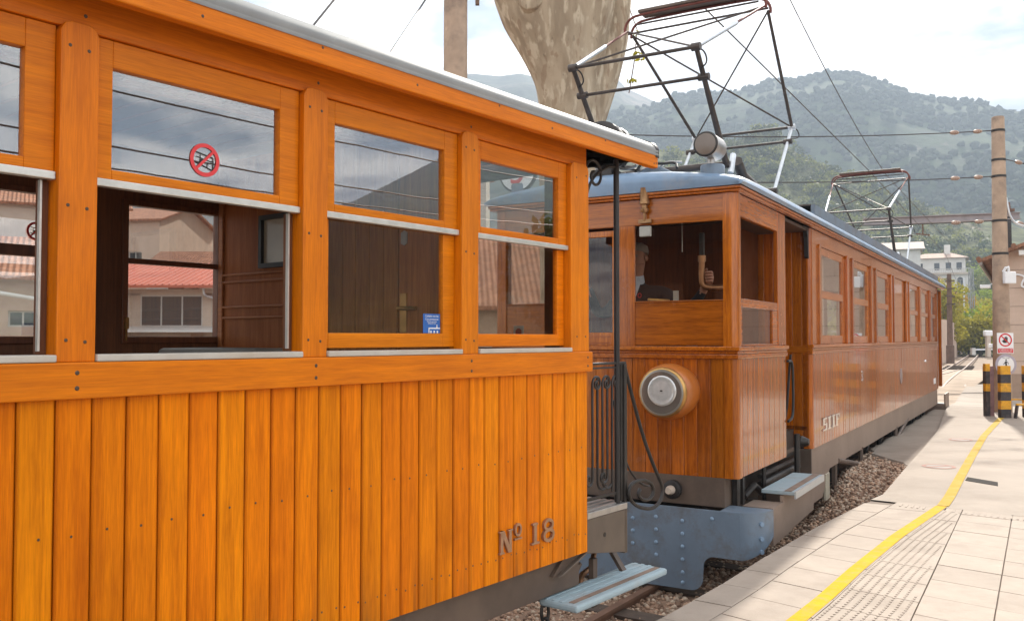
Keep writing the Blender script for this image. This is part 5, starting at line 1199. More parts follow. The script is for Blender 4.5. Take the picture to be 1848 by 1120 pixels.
LEAF = [leafmat('leaf_yellow_green', (.34, .30, .028)), leafmat('leaf_olive', (.19, .20, .05)), leafmat('leaf_bright_green', (.22, .28, .03)), leafmat('leaf_rusty', (.36, .22, .04)), leafmat('leaf_dark', (.075, .10, .03))]
def leaves(centres, radii, count, size, name, m, parent):
    """leaf-sized quads spread through clumps"""
    C_ = np.asarray(centres, float); Rr = np.asarray(radii, float); idx = rng.choice(len(C_), count, p=Rr**2/np.sum(Rr**2))
    d = rng.standard_normal((count, 3)); d /= np.linalg.norm(d, axis=1)[:, None]; rr = rng.uniform(.35, 1.0, count)**.6
    P_ = C_[idx]+d*(Rr[idx]*rr)[:, None]*np.array([1, 1, .8])
    u = rng.standard_normal((count, 3)); u /= np.linalg.norm(u, axis=1)[:, None]; w = np.cross(u, rng.standard_normal((count, 3))); w /= np.linalg.norm(w, axis=1)[:, None]
    s = size*rng.uniform(.6, 1.4, count)[:, None]
    V = np.stack([P_-u*s, P_+w*s*.55, P_+u*s, P_-w*s*.55], 1).reshape(-1, 3); me = bpy.data.meshes.new(name)
    me.vertices.add(len(V)); me.vertices.foreach_set('co', V.ravel()); me.loops.add(len(V)); me.loops.foreach_set('vertex_index', np.arange(len(V))); me.polygons.add(count); me.polygons.foreach_set('loop_start', np.arange(0, len(V), 4)); me.update()
    return mkobj(name, me, m, parent)
leaves([(.95, -.05, 6.2), (.86, -.1, 5.85), (.93, -.05, 6.55)], [.10, .07, .06], 46, .035, 'leaves', LEAF[0], tree)
MB().tube([(.84, .05, 5.7), (.90, -.05, 6.1), (.95, -.06, 6.6), (.85, .1, 7.0)], .008, 5).build('twig', M_rail, tree)
# ------------------------------------------------------------------ buildings
M_wallp = mat('peach_render', (.55, .41, .32), .9, var=.08, vscale=2, bump=.15, bscale=20, dirt=(.42, .30, .23), dscale=1.2, damt=.5, objvar=.04)
M_wallw = mat('white_render', (.72, .70, .66), .9, var=.06, vscale=.6, dirt=(.55, .50, .45), dscale=.8, damt=.5)
M_wallc = mat('cream_render', (.58, .49, .41), .9, var=.07, vscale=.8, bump=.1, dirt=(.46, .38, .31), dscale=.7, damt=.6)
M_walls = mat('stone_wall', (.42, .30, .22), .95, var=.2, vscale=3, bump=.4, bscale=8, dirt=(.28, .2, .15), dscale=2)
M_dkglass = mat('dark_window', (.035, .04, .045), .08, spec=.6)
M_shut = mat('brown_shutter', (.13, .07, .045), .6)
M_frame = mat('pale_window_frame', (.55, .53, .50), .6)
M_redroof = mat('red_sheet_roof', (.50, .13, .075), .55, var=.12, vscale=1.5)
def tilemat(name, c, sc):
    m = mat(name, c, .9, var=.3, vscale=2.5, dirt=(c[0]*.5, c[1]*.5, c[2]*.5), dscale=1.5); N = m.node_tree.nodes; Lk = m.node_tree.links
    tc = N.new('ShaderNodeTexCoord'); w = N.new('ShaderNodeTexWave'); w.bands_direction = 'X'; w.inputs['Scale'].default_value = sc; w.inputs['Distortion'].default_value = .6; Lk.new(tc.outputs['Object'], w.inputs['Vector'])
    w2 = N.new('ShaderNodeTexWave'); w2.bands_direction = 'Z'; w2.wave_profile = 'SAW'; w2.inputs['Scale'].default_value = sc*1.1; Lk.new(tc.outputs['Object'], w2.inputs['Vector'])
    a = N.new('ShaderNodeMath'); a.operation = 'ADD'; Lk.new(w.outputs['Fac'], a.inputs[0]); Lk.new(w2.outputs['Fac'], a.inputs[1])
    bp = N.new('ShaderNodeBump'); bp.inputs['Strength'].default_value = .9; bp.inputs['Distance'].default_value = .06; Lk.new(a.outputs[0], bp.inputs['Height']); Lk.new(bp.outputs[0], N['Principled BSDF'].inputs['Normal']); return m
M_tiler = tilemat('clay_tiles', (.44, .20, .115), 1.6); M_tileb = tilemat('brown_tiles', (.30, .15, .09), 1.6)
def house(name, label, loc, rz, w, d, h, wallm, roofm, rise=1.2, over=.35, wins=(), cat='house', group=None, hip=False, win_m=M_dkglass, arch=False, chim=False, ridge='x', shut=False):
    """base centre-front at loc; front faces local -y; wins: (x, z, w, h) on the front"""
    e = empty(name, loc, rz, label=label, cat=cat, group=group); hx = w/2
    # front wall with real openings
    b = MB(); xs = sorted({-hx, hx} | {q for x, z, ww, hh in wins for q in (x-ww/2, x+ww/2)}); zs = sorted({0, h} | {q for x, z, ww, hh in wins for q in (z, z+hh)})
    for i in range(len(xs)-1):
        for j in range(len(zs)-1):
            cx, cz = (xs[i]+xs[i+1])/2, (zs[j]+zs[j+1])/2
            if any(abs(cx-x) < ww/2 and z < cz < z+hh for x, z, ww, hh in wins): continue
            b.add([(xs[i], 0, zs[j]), (xs[i+1], 0, zs[j]), (xs[i+1], 0, zs[j+1]), (xs[i], 0, zs[j+1])], [(0, 1, 2, 3)])
    for x, z, ww, hh in wins:
        x0, x1, z0, z1 = x-ww/2, x+ww/2, z, z+hh
        b.add([(x0, 0, z0), (x0, .2, z0), (x0, .2, z1), (x0, 0, z1)], [(0, 1, 2, 3)]); b.add([(x1, 0, z0), (x1, .2, z0), (x1, .2, z1), (x1, 0, z1)], [(3, 2, 1, 0)])
        b.add([(x0, 0, z0), (x1, 0, z0), (x1, .2, z0), (x0, .2, z0)], [(0, 1, 2, 3)]); b.add([(x0, 0, z1), (x1, 0, z1), (x1, .2, z1), (x0, .2, z1)], [(3, 2, 1, 0)])
    b.add([(-hx, 0, 0), (-hx, d, 0), (-hx, d, h), (-hx, 0, h)], [(3, 2, 1, 0)]); b.add([(hx, 0, 0), (hx, d, 0), (hx, d, h), (hx, 0, h)], [(0, 1, 2, 3)]); b.add([(-hx, d, 0), (hx, d, 0), (hx, d, h), (-hx, d, h)], [(3, 2, 1, 0)])
    if not hip and rise > 0:
        if ridge == 'x':
            for x in (-hx, hx): b.add([(x, 0, h), (x, d, h), (x, d/2, h+rise)], [(0, 1, 2)])
        else:
            for y in (0, d): b.add([(-hx, y, h), (hx, y, h), (0, y, h+rise)], [(0, 1, 2)])
    b.build('wall', wallm, e)
    for x, z, ww, hh in wins:
        f = MB(); f.box(x-ww/2, x-ww/2+.06, .10, .16, z, z+hh); f.box(x+ww/2-.06, x+ww/2, .10, .16, z, z+hh); f.box(x-ww/2+.06, x+ww/2-.06, .10, .16, z+hh-.06, z+hh); f.box(x-ww/2+.06, x+ww/2-.06, .10, .16, z, z+.06); f.box(x-.03, x+.03, .105, .155, z+.06, z+hh-.06)
        wf = f.build('window', M_frame if not shut else M_shut, e); MB().box(x-ww/2+.06, x+ww/2-.06, .12, .14, z+.06, z+hh-.06).build('pane', win_m, wf)
        if arch: MB().prism([(x-ww/2, z+hh), (x+ww/2, z+hh)] + [(x+ww/2*math.cos(a), z+hh+ww/2*math.sin(a)) for a in np.linspace(0, math.pi, 10)[1:-1]], 'y', -.02, .05).build('arch', M_dkglass, wf)
    th = .14
    if rise > 0:
        r = MB(); k = rise
        if hip:
            ry = d/2; r.add([(-hx-over, -over, h), (hx+over, -over, h), (hx+over, d+over, h), (-hx-over, d+over, h), (-hx+ry*.8, d/2, h+k), (hx-ry*.8, d/2, h+k)], [(0, 1, 5, 4), (1, 2, 5), (2, 3, 4, 5), (3, 0, 4), (3, 2, 1, 0)])
        elif ridge == 'x':
            sl_ = k/(d/2); a0 = h-over*sl_
            for sg in (0, 1):
                y0, y1 = (-over, d/2) if sg == 0 else (d+over, d/2)
                r.add([(-hx-over, y0, a0), (hx+over, y0, a0), (hx+over, y1, h+k), (-hx-over, y1, h+k), (-hx-over, y0, a0+th), (hx+over, y0, a0+th), (hx+over, y1, h+k+th), (-hx-over, y1, h+k+th)], [(0, 3, 2, 1), (4, 5, 6, 7), (0, 1, 5, 4), (1, 2, 6, 5), (2, 3, 7, 6), (3, 0, 4, 7)])
        else:
            sl_ = k/hx; a0 = h-over*sl_
            for sg in (-1, 1):
                x0 = sg*(hx+over)
                r.add([(x0, -over, a0), (0, -over, h+k), (0, d+over, h+k), (x0, d+over, a0), (x0, -over, a0+th), (0, -over, h+k+th), (0, d+over, h+k+th), (x0, d+over, a0+th)], [(0, 3, 2, 1), (4, 5, 6, 7), (0, 1, 5, 4), (1, 2, 6, 5), (2, 3, 7, 6), (3, 0, 4, 7)])
        ro = r.build('roof', roofm, e, fix=True)
        if chim: MB().box(-.3+hx*.3, .3+hx*.3, d*.3, d*.3+.6, h+.1, h+k+.9).build('chimney', wallm, ro)
    else: MB().box(-hx-.1, hx+.1, -.1, d+.1, h, h+.2).build('parapet', wallm, e)
    return e
# station building at the right
SB = (15.5, 28.0, -.30)
st_ = empty('station_building', SB, R(-30.0), label='peach stone block station building with brown tiled eaves at the right edge', cat='building')
b = MB(); b.box(.04, 12, .05, 14, 0, 4.5); b.prism([(.04, 4.5), (12, 4.5), (6.0, 6.8)], 'y', .05, 14); b.build('wall_core', M_mortar, st_)
bw = 1.15
blk = MB().box(.006, bw-.006, 0, .06, .006, .564).mesh('wall_block'); blk.materials.append(M_wallp)
for r_ in range(8):
    off = 0 if r_ % 2 == 0 else -bw/2
    for k in range(11):
        x = max(0, off+k*bw)
        if r_ % 2 and k == 0:
            o = MB().box(.006, bw/2-.006, 0, .06, .006, .564).build('wall_block', M_wallp, st_); o.location = (0, 0, r_*.57)
        else: o = bpy.data.objects.new('wall_block', blk); COL.objects.link(o); o.parent = st_; o.location = (off+k*bw, 0, r_*.57)
b = MB(); b.prism([(-.0, 4.56), (12, 4.56), (6, 6.85)], 'y', .0, .05); b.build('gable', M_wallp, st_)
MB().box(-.05, 12.1, -.04, .08, -.1, .75).build('plinth', mat('stained_plinth', (.36, .25, .18), .9, var=.2, vscale=2, dirt=(.2, .13, .09), dscale=1.5), st_)
b = MB(); sl_ = 2.3/6.0
for sg in (0, 1):
    x0, x1 = (-.75, 6.0) if sg == 0 else (12.75, 6.0); z0 = 4.5-.75*sl_; z1 = 6.8
    b.add([(x0, -.55, z0), (x1, -.55, z1), (x1, 14.5, z1), (x0, 14.5, z0), (x0, -.55, z0+.10), (x1, -.55, z1+.10), (x1, 14.5, z1+.10), (x0, 14.5, z0+.10)], [(0, 3, 2, 1), (4, 5, 6, 7), (0, 1, 5, 4), (1, 2, 6, 5), (2, 3, 7, 6), (3, 0, 4, 7)])
ro = b.build('roof', M_tileb, st_, fix=True)
b = MB()
for k in range(14):
    x = -.75+k*.48; z = 4.5+x*sl_+.12
    b.lathe([(.075, 0), (.075, 15.0)], (x, -.56, z), (0, 1, 0), 8)
b.build('roof_tiles', M_tileb, ro, smooth=True)
for x in (.35, 1.6, 2.9): MB().box(x, x+.14, -.5, .05, 4.28+x*sl_, 4.42+x*sl_).build('purlin', M_wallw, st_)
b = MB(); b.tube([(-.70, -.5, 4.20), (-.70, 14, 4.18)], .06, 8); b.tube([(-.12, .1, 4.1), (-.14, .1, .2)], .05, 8); b.build('gutter', mat('grey_gutter', (.30, .27, .25), .5, .3), st_, smooth=True)
b = MB(); b.box(.55, 1.05, -.22, .0, 3.35, 3.62); b.tube(smooth_pts([(.0, -.05, 3.85), (.35, -.05, 3.84), (.52, -.05, 3.75), (.42, -.06, 3.6), (.40, -.08, 3.45), (.56, -.1, 3.42)]), .03, 6); b.build('wall_lamp', M_white, st_, smooth=False)
b = MB(); b.box(-.75, -.45, .1, .3, 3.45, 3.56); b.bar((-.5, .25, 3.55), (.1, .25, 3.75), .03); b.build('floodlight', M_white, st_, bevel=.03)
b = MB(); b.box(-.55, -.25, .5, .7, 1.55, 1.68); b.bar((-.3, .6, 1.5), (.05, .6, 1.5), .04); b.build('floodlight', M_white, st_, bevel=.03)
# signs and barrier posts
def disc(b, x, z, r, y, n=28): b.add([(x+r*math.cos(2*math.pi*k/n), y, z+r*math.sin(2*math.pi*k/n)) for k in range(n)], [tuple(range(n))]); return b
SX, SY = 10.0, 18.15
s1_ = empty('prohibition_sign', (SX, SY, 0), label='white and red rectangular sign with a crossed out hand on the concrete pole', cat='sign')
MB().box(-.165, .165, 0, .012, 1.245, 1.665).build('board', M_white, s1_)
b = MB(); n = 28; vs = []; fs = []
for k in range(n):
    a = 2*math.pi*k/n
    for q in (.135, .108): vs.append((q*math.cos(a), -.003, 1.52+q*math.sin(a)))
for k in range(n): fs.append((2*k, 2*k+1, (2*k+3) % (2*n), (2*k+2) % (2*n)))
b.add(vs, fs); b.bar((-.09, -.006, 1.61), (.09, -.006, 1.43), .022, .002, up=(0, 1, 0)); b.build('red_ring', M_red, s1_, fix=True)
b = MB(); b.prism([(-.035, 1.46), (.02, 1.46), (.045, 1.50), (.045, 1.53), (-.03, 1.53), (-.06, 1.505), (-.075, 1.50)], 'y', -.004, -.002)
for k, (x, h) in enumerate(((-.022, .035), (-.002, .055), (.018, .06), (.038, .045))): b.box(x-.008, x+.008, -.004, -.002, 1.525, 1.53+h)
b.build('hand', M_signblk, s1_, fix=True)
rb_ = MB().box(-.155, .155, -.003, 0, 1.258, 1.355).build('red_band', M_red, s1_)
def TM(x, y, z): return Matrix.Translation((x, y, z)) @ Matrix.Rotation(R(90), 4, 'X')
text_mb('PROHIBIDO EL PASO\nA PERSONAL NO\nAUTORIZADO', .036, .0004, M_white, rb_, 'lettering', TM(0, -.0042, 1.307))
s2_ = empty('pedestrian_sign', (SX-.01, SY-.03, 0), label='round white sign with walking figure and grey rim above the striped post', cat='sign')
MB().lathe([(.215, 0), (.215, .015)], (0, 0, 1.02), (0, 1, 0), 36).build('rim', M_signgrey, s2_)
b = MB(); disc(b, 0, 1.02, .165, -.002); b.build('face', M_white, s2_, fix=True)
b = MB(); disc(b, .0, 1.115, .016, -.004, 14)
for p, q, w in (((-.005, 1.09), (0, 1.01), .034), ((0, 1.02), (-.045, .93), .017), ((0, 1.02), (.05, .925), .017), ((0, 1.085), (-.055, 1.03), .013), ((0, 1.085), (.04, 1.06), .013), ((.04, 1.06), (.045, 1.03), .012)):
    b.bar((p[0], -.004, p[1]), (q[0], -.004, q[1]), w, .001, up=(0, 1, 0))
b.build('walking_figure', M_signblk, s2_, fix=True)
text_mb('PEATONES', .030, .0004, M_signblk, s2_, 'lettering', TM(0, -.004, 1.155))
M_stripy = mat('barrier_yellow', (.72, .34, .01), .6, var=.12, vscale=8, dirt=(.2, .12, .04), dscale=9, damt=.7); M_stripk = mat('barrier_black', (.035, .028, .03), .6, var=.3, vscale=8, dirt=(.16, .11, .09), dscale=9, damt=.6)
def stripe_post(x, y, label, w=.20, h=1.02, n=6, d=.12):
    e = empty('striped_post', (x, y, -.004), label=label, cat='barrier post', group='yellow and black barrier posts')
    hs = h/n
    for k in range(n): MB().box(-w/2+.0005*(k % 2), w/2-.0005*(k % 2), -d/2, d/2, k*hs, (k+1)*hs).build('stripe', M_stripy if k % 2 else M_stripk, e, bevel=.004)
    return e
stripe_post(9.66, 17.6, 'yellow and black striped post under the round pedestrian sign')
stripe_post(10.20, 17.75, 'yellow and black striped post at the right edge of the picture', .16)
e = empty('steel_column', (9.60, 18.0, -.004), label='rusty purple grey steel column just behind the striped post', cat='column')
MB().box(-.115, -.03, -.05, .07, 0, 1.0).build('flange', M_stripk, e, bevel=.004); MB().box(-.029, .06, -.03, .05, 0, 1.0).build('web', mat('rusty_purple_paint', (.22, .12, .12), .7, var=.3, vscale=8), e)
for k in (1, 3): MB().box(-.117, -.028, -.052, .05, k*.2+.3, k*.2+.45).build('stripe', M_stripy, e)
e = empty('low_barrier', (9.93, 17.5, -.003), label='low yellow topped black barrier frame between the two striped posts', cat='barrier')
MB().box(-.10, .60, -.02, .02, .25, .285).build('top_bar', M_stripy, e, bevel=.004); MB().box(-.10, .6, .30, .34, .33, .36).build('rear_bar', M_stripy, e)
for x in (-.08, .50): MB().bar((x, 0, .25), (x-.05, -.02, 0), .045).build('leg', M_stripk, e)
# ------------------------------------------------------------------ buildings left of the line
def at(px, py, Y):      # metric position of a point seen at a given distance
    u = (px-924)/1615; v = (560-py)/1615; p_ = math.atan(50.5/1615); f_ = Y/(math.cos(p_)-v*math.sin(p_))
    return (u*f_, Y, EYE+(math.sin(p_)+v*math.cos(p_))*f_)
G0 = -.55
# depot with red sheet roof
dp = empty('depot_building', (-14.5, 38, G0), label='low cream depot with red sheet roof and a row of windows across the tracks', cat='building')
b = MB(); b.box(-11, 11, .1, 8, 0, 3.55); b.box(-11, 11, 0, .1, 0, 2.6)
for x in np.arange(-11, 11.1, 3.15): b.box(x-.25, x+.25, .0, .1, 2.6, 4.0)
b.box(-11, 11, 0, .1, 3.95, 4.2); b.build('wall', M_wallc, dp)
for x in np.arange(-10.75, 10, 3.15):
    f = MB()
    for q in (0, .86, 1.75, 2.6): f.box(x+q, x+q+.06, .02, .08, 2.66, 3.9)
    f.box(x, x+2.66, .025, .075, 3.88, 3.95); f.box(x, x+2.66, .025, .075, 2.6, 2.66); wf = f.build('window', M_frame, dp); MB().box(x, x+2.6, .05, .055, 2.66, 3.88).build('pane', M_dkglass, wf)
b = MB(); b.add([(-11.6, -.9, 4.32), (11.6, -.9, 4.32), (11.6, 4, 5.6), (-11.6, 4, 5.6), (-11.6, -.9, 4.20), (11.6, -.9, 4.20), (11.6, 4, 5.5), (-11.6, 4, 5.5)], [(0, 1, 2, 3), (7, 6, 5, 4), (4, 5, 1, 0), (5, 6, 2, 1), (7, 4, 0, 3)]); rr = b.build('roof', M_redroof, dp, fix=True)
b = MB()
for x in np.arange(-11.5, 11.6, .28): b.bar((x, -.9, 4.34), (x, 4, 5.62), .06, .05)
b.build('roof_ribs', M_redroof, rr)['kind'] = 'stuff'
MB().add([(-11, -1.3, 2.36), (11, -1.3, 2.36), (11, 0, 2.62), (-11, 0, 2.62)], [(0, 1, 2, 3)]).build('awning', M_wallw, dp)
b = MB(); b.tube(smooth_pts([(1.5, -.3, 4.2), (1.5, -.3, 3.9), (2.0, -.25, 3.8), (2.1, -.2, 3.1), (2.3, -.2, 2.95), (7, -.2, 2.9)], 2), .06, 8); b.build('drainpipe', M_zinc, dp, smooth=True)
MB().box(.9, 1.4, -.12, 0, 0, 2.3).build('brick_pier', M_walls, dp)
# gabled stone house and tall cream block behind
gh = house('gabled_house', 'stone gabled house with brown tiled verge behind the red roofed depot', (-9.5, 47, G0), 0, 15.5, 9, 5.0, M_walls, M_tileb, rise=4.3, over=.6, wins=((-2, 2, 1, 1.4), (3, 2, 1, 1.4)), ridge='y')
b = MB()
for k in range(9):
    x = -7.3+k*.78; b.box(x, x+.3, -.5, .02, 5.0+(7.75+x)*.555-.55, 5.0+(7.75+x)*.555-.25)
b.build('purlins', M_shut, gh)
house('apartment_block', 'tall plain cream block rising behind the depot', (-10.5, 60, G0), 0, 17.5, 10, 14.5, M_wallc, M_tiler, rise=1.5, wins=tuple((x, 9.2, .7, .6) for x in (-4.6, -3.7, 1.2, 2.1)))
house('town_house', 'ochre town house with tiled roof left of the cream block', (-27.3, 62, G0), R(-8), 6, 8, 10.3, M_wallp, M_tiler, rise=1.3, wins=((-1, 6.5, 1, 1.6), (1.2, 6.5, 1, 1.6)))
house('town_house', 'low white house with blue shutters behind the depot roof', (-19.5, 55, G0), 0, 6, 6, 6.4, M_wallw, M_tiler, rise=1.2, wins=((1, 4.6, 1.2, .9),), win_m=M_signblue)
h1 = house('town_house', 'pink house with tiled roof and white gutter seen through the rear carriage window', (-19.2, 29.5, G0), R(27), 8.4, 7, 4.3, M_wallp, M_tiler, rise=1.5, over=.5, wins=((2.7, 2.5, .9, .55), (-1.0, 1.0, 1.4, 2.0)))
b = MB(); b.tube([(-4.6, -.6, 4.15), (.6, -.6, 4.1), (1.2, -.6, 3.75), (4.3, -.5, 3.25)], .07, 8); b.build('gutter', M_wallw, h1, smooth=True)
MB().tube([(1.9, -1.5, 0), (1.9, -1.5, 7.0)], .07, 10).build('downpipe', M_zinc, h1, smooth=True)
MB().box(2.9, 3.9, -.45, -.05, .9, 1.9).build('bin', mat('bin_orange', (.55, .12, .03), .6), h1)
house('town_house', 'cream house with awning and tiled roof behind the pink house', (-27, 46, G0), R(28), 13, 8, 9.2, M_wallc, M_tiler, rise=1.6, wins=((-1.0, 6.8, 1.0, 1.3), (2.6, 6.8, 1.0, 1.3), (1.0, 4.2, 1.2, 1.2)))
# station shed seen through the carriage end window
sh = house('goods_shed', 'stone goods shed with a big tiled roof behind the railcar cab', (.5, 31, G0), R(4), 11, 9, 3.3, M_walls, M_tiler, rise=2.6, over=.4, wins=((-2.2, 1.0, .9, 1.9), (.2, 1.0, 1.6, 1.8), (3.2, 1.0, 1.4, 1.8)), arch=False)
b = MB()
for x in np.arange(-.5, 1.0, .35): b.box(x, x+.03, .06, .09, 1.0, 2.8)
for z in (1.4, 1.85, 2.3): b.box(-.6, 1.0, .06, .09, z, z+.03)
b.build('window_grid', M_frame, sh)
MB().tube([(.75, -.8, 0), (.75, -.8, 5.5)], .09, 10).build('rain_pipe', mat('pale_green_pipe', (.45, .50, .42), .5), sh, smooth=True)
# houses on the hillside
h2 = house('white_villa', 'white villa with three arched windows among trees on the hillside', (107, 220, 6.0), R(-27), 10.5, 9, 11.5, M_wallw, M_tiler, rise=0, wins=((-2.4, 6.3, 1.35, 3.6), (.3, 6.3, 1.35, 3.6), (3.0, 6.3, 1.35, 3.6), (-1.2, .5, 1.9, 4.0)), arch=True)
b = MB(); b.box(-9, 4.2, 3, 12, 11.5, 15.6); b.build('upper_storey', M_wallw, h2)
for x in (-6.0, -2.2, .4, 3.0 - .2): MB().box(x-.6, x+.6, 2.9, 3.02, 12.6, 14.4).build('window', M_dkglass, h2)
b = MB(); b.add([(-9.8, 2.2, 15.6), (5.0, 2.2, 15.6), (5.0, 12.8, 15.6), (-9.8, 12.8, 15.6), (-5, 7.5, 17.2), (1, 7.5, 17.2)], [(0, 1, 5, 4), (1, 2, 5), (2, 3, 4, 5), (3, 0, 4), (3, 2, 1, 0)]); rv_ = b.build('roof', mat('pale_tiles', (.44, .32, .25), .9, var=.2, vscale=1), h2, fix=True)
MB().box(-.6, .8, 6.5, 7.7, 16.5, 19.2).build('chimney', M_wallw, rv_); MB().box(-5.3, 5.4, -.3, 3, 11.2, 11.75).build('terrace', M_wallc, h2)
b = MB()
for x in np.arange(-5.2, 5.3, .5): b.box(x, x+.12, -.25, -.15, 11.75, 12.6)
b.box(-5.3, 5.3, -.28, -.12, 12.6, 12.75); b.build('balustrade', M_frame, h2)
house('white_house', 'white house with pale eaves just above the railcar roof end', (89.5, 210, 17.0), R(-22), 12, 10, 5.6, M_wallw, mat('pale_eaves', (.55, .45, .38), .9), rise=1.8, over=.9, wins=((-1, 2, 1.2, 1.6),))
# ------------------------------------------------------------------ hills
def az_el(px, py): return math.degrees(math.atan((px-924)/1615.8)), math.degrees(math.atan((610.5-py)/math.hypot(1615.8, px-924)))
def hill(name, prof, r0, r1, r2, m, amp, naz=260, nr=46, pw=1.25, z0=-.6, rough=.012, az0=None, az1=None):
    az = np.array([p[0] for p in prof]); el = np.array([p[1] for p in prof]); A = np.linspace(az[0], az[-1], naz)
    E_ = np.interp(A, az, el); U = np.linspace(0, 1.5, nr); vs = np.zeros((naz, nr, 3))
    for i, a in enumerate(A):
        e = E_[i]; hgt = EYE+r1*math.tan(R(e))
        for j, u in enumerate(U):
            r = r0+(r1-r0)*u if u <= 1 else r1+(r2-r1)*(u-1)/.5
            g = (u**pw) if u <= 1 else 1-.55*(u-1)/.5
            x, y = r*math.sin(R(a)), r*math.cos(R(a))
            nz = mnoise.fractal(Vector((x, y, 0))*(3.0/r1), .9, 2.1, 6)*amp*hgt*g
            if u <= 1: nz *= (1-u)*1.2+rough
            vs[i, j] = (x, y, z0+(hgt-z0)*g+nz)
    b = MB(); fs = [(i*nr+j, (i+1)*nr+j, (i+1)*nr+j+1, i*nr+j+1) for i in range(naz-1) for j in range(nr-1)]
    b.v = [tuple(p) for p in vs.reshape(-1, 3)]; b.f = fs; o = b.build(name, m, smooth=True, fix=False)
    tag(o, kind='structure'); return vs
def hillmat(name, green, rock, thr, sc):
    m = bpy.data.materials.new(name); m.use_nodes = True; N = m.node_tree.nodes; Lk = m.node_tree.links; b = N['Principled BSDF']; b.inputs['Roughness'].default_value = .95; b.inputs['Specular IOR Level'].default_value = .1
    tc = N.new('ShaderNodeTexCoord')
    def ns(s, det=8, ro=.65):
        n = N.new('ShaderNodeTexNoise'); n.inputs['Scale'].default_value = s; n.inputs['Detail'].default_value = det; n.inputs['Roughness'].default_value = ro; Lk.new(tc.outputs['Object'], n.inputs['Vector']); return n
    r1_ = N.new('ShaderNodeValToRGB'); Lk.new(ns(sc*8).outputs[0], r1_.inputs[0]); r1_.color_ramp.elements[0].position = .35; r1_.color_ramp.elements[1].position = .68
    r1_.color_ramp.elements[0].color = (*[q*.5 for q in green], 1); r1_.color_ramp.elements[1].color = (*[q*1.6 for q in green], 1)
    r2_ = N.new('ShaderNodeValToRGB'); Lk.new(ns(sc*2.2, 10, .72).outputs[0], r2_.inputs[0]); r2_.color_ramp.elements[0].position = thr; r2_.color_ramp.elements[1].position = thr+.08
    mx = N.new('ShaderNodeMix'); mx.data_type = 'RGBA'; Lk.new(r2_.outputs[0], mx.inputs[0]); Lk.new(r1_.outputs[0], mx.inputs[6]); mx.inputs[7].default_value = (*rock, 1)
    Lk.new(mx.outputs[2], b.inputs['Base Color'])
    bp = N.new('ShaderNodeBump'); bp.inputs['Strength'].default_value = .7; bp.inputs['Distance'].default_value = 6; Lk.new(ns(sc*6, 8, .7).outputs[0], bp.inputs['Height']); Lk.new(bp.outputs[0], b.inputs['Normal']); return m
far_px = [(-300, 150), (0, 230), (200, 180), (420, 150), (600, 118), (700, 120), (760, 124), (800, 134), (850, 128), (900, 133), (940, 128), (985, 140), (1040, 135), (1092, 140), (1117, 140), (1132, 156), (1175, 176), (1230, 205), (1320, 260)]
hill('far_mountain', [(-36, 9)] + [az_el(*p) for p in far_px[1:]] + [(20, 3)], 260, 1200, 1560, hillmat('pale_rocky_mountain', (.05, .06, .035), (.19, .165, .14), .50, .0045), .42, 240, 40)
right_px = [(1020, 330), (1060, 235), (1088, 200), (1130, 186), (1167, 190), (1181, 186), (1220, 169), (1270, 163), (1306, 166), (1335, 160), (1360, 157), (1396, 143), (1417, 141), (1447, 139), (1504, 128), (1537, 129), (1590, 141), (1620, 154), (1657, 167), (1695, 174), (1740, 184), (1774, 181), (1811, 193), (1848, 199)]
rv1 = hill('wooded_mountain', [(2.0, 3)] + [az_el(*p) for p in right_px] + [(35, 13), (45, 14), (55, 13), (66, 12.5), (74, 12.8), (79, 12.0), (84, 9.5), (88, 7.2), (92, 5.0), (100, 3.5), (125, 3)], 330, 900, 1250, hillmat('wooded_mountain_cover', (.050, .068, .030), (.15, .13, .105), .57, .0065), .40, 420, 52, pw=1.15)
near_px = [(960, 420), (1040, 330), (1100, 285), (1185, 262), (1230, 262), (1290, 258), (1340, 250), (1400, 247), (1450, 285), (1500, 305), (1550, 322), (1600, 352), (1650, 375), (1700, 388), (1790, 402), (1848, 415)]
rv2 = hill('green_hillside', [(-2, 1.5)] + [az_el(*p) for p in near_px] + [(34, 5.5), (50, 5), (70, 4), (90, 2)], 118, 400, 520, hillmat('terraced_hillside', (.11, .115, .045), (.34, .26, .18), .56, .02), .30, 260, 44, pw=1.9)
def scatter(vs, n, u0, u1, s0, s1, pref=None):
    na, nr = vs.shape[:2]; P_ = []; S_ = []
    i = rng.integers(0, na-1, n*2); j = rng.integers(int(nr*u0), int(nr*u1)-1, n*2); fa = rng.uniform(size=(n*2, 2))
    p = vs[i, j]*(1-fa[:, :1])*(1-fa[:, 1:])+vs[i+1, j]*fa[:, :1]*(1-fa[:, 1:])+vs[i, j+1]*(1-fa[:, :1])*fa[:, 1:]+vs[i+1, j+1]*fa[:, :1]*fa[:, 1:]
    k = np.array([mnoise.fractal(Vector(q)*.012, .8, 2, 4) for q in p]); ok = k+rng.uniform(-.35, .35, n*2) > -.12
    p = p[ok][:n]; s = rng.uniform(s0, s1, len(p)); p[:, 2] += s*.35; return p, np.stack([s, s, s*rng.uniform(.7, 1.15, len(s))], 1)
FM = [leafmat('wood_dark_green', (.055, .075, .028)), leafmat('wood_olive', (.095, .105, .04)), leafmat('wood_grey_green', (.075, .095, .055))]
FMM = [mat('mountain_tree_dark', (.035, .048, .024), .95, spec=.05, var=.3, vscale=.2), mat('mountain_tree', (.05, .062, .032), .95, spec=.05, var=.3, vscale=.2), mat('mountain_tree_grey', (.055, .066, .042), .95, spec=.05, var=.3, vscale=.2)]
P_, S_ = scatter(rv1[:235], 9500, .12, .70, 1.6, 3.6)
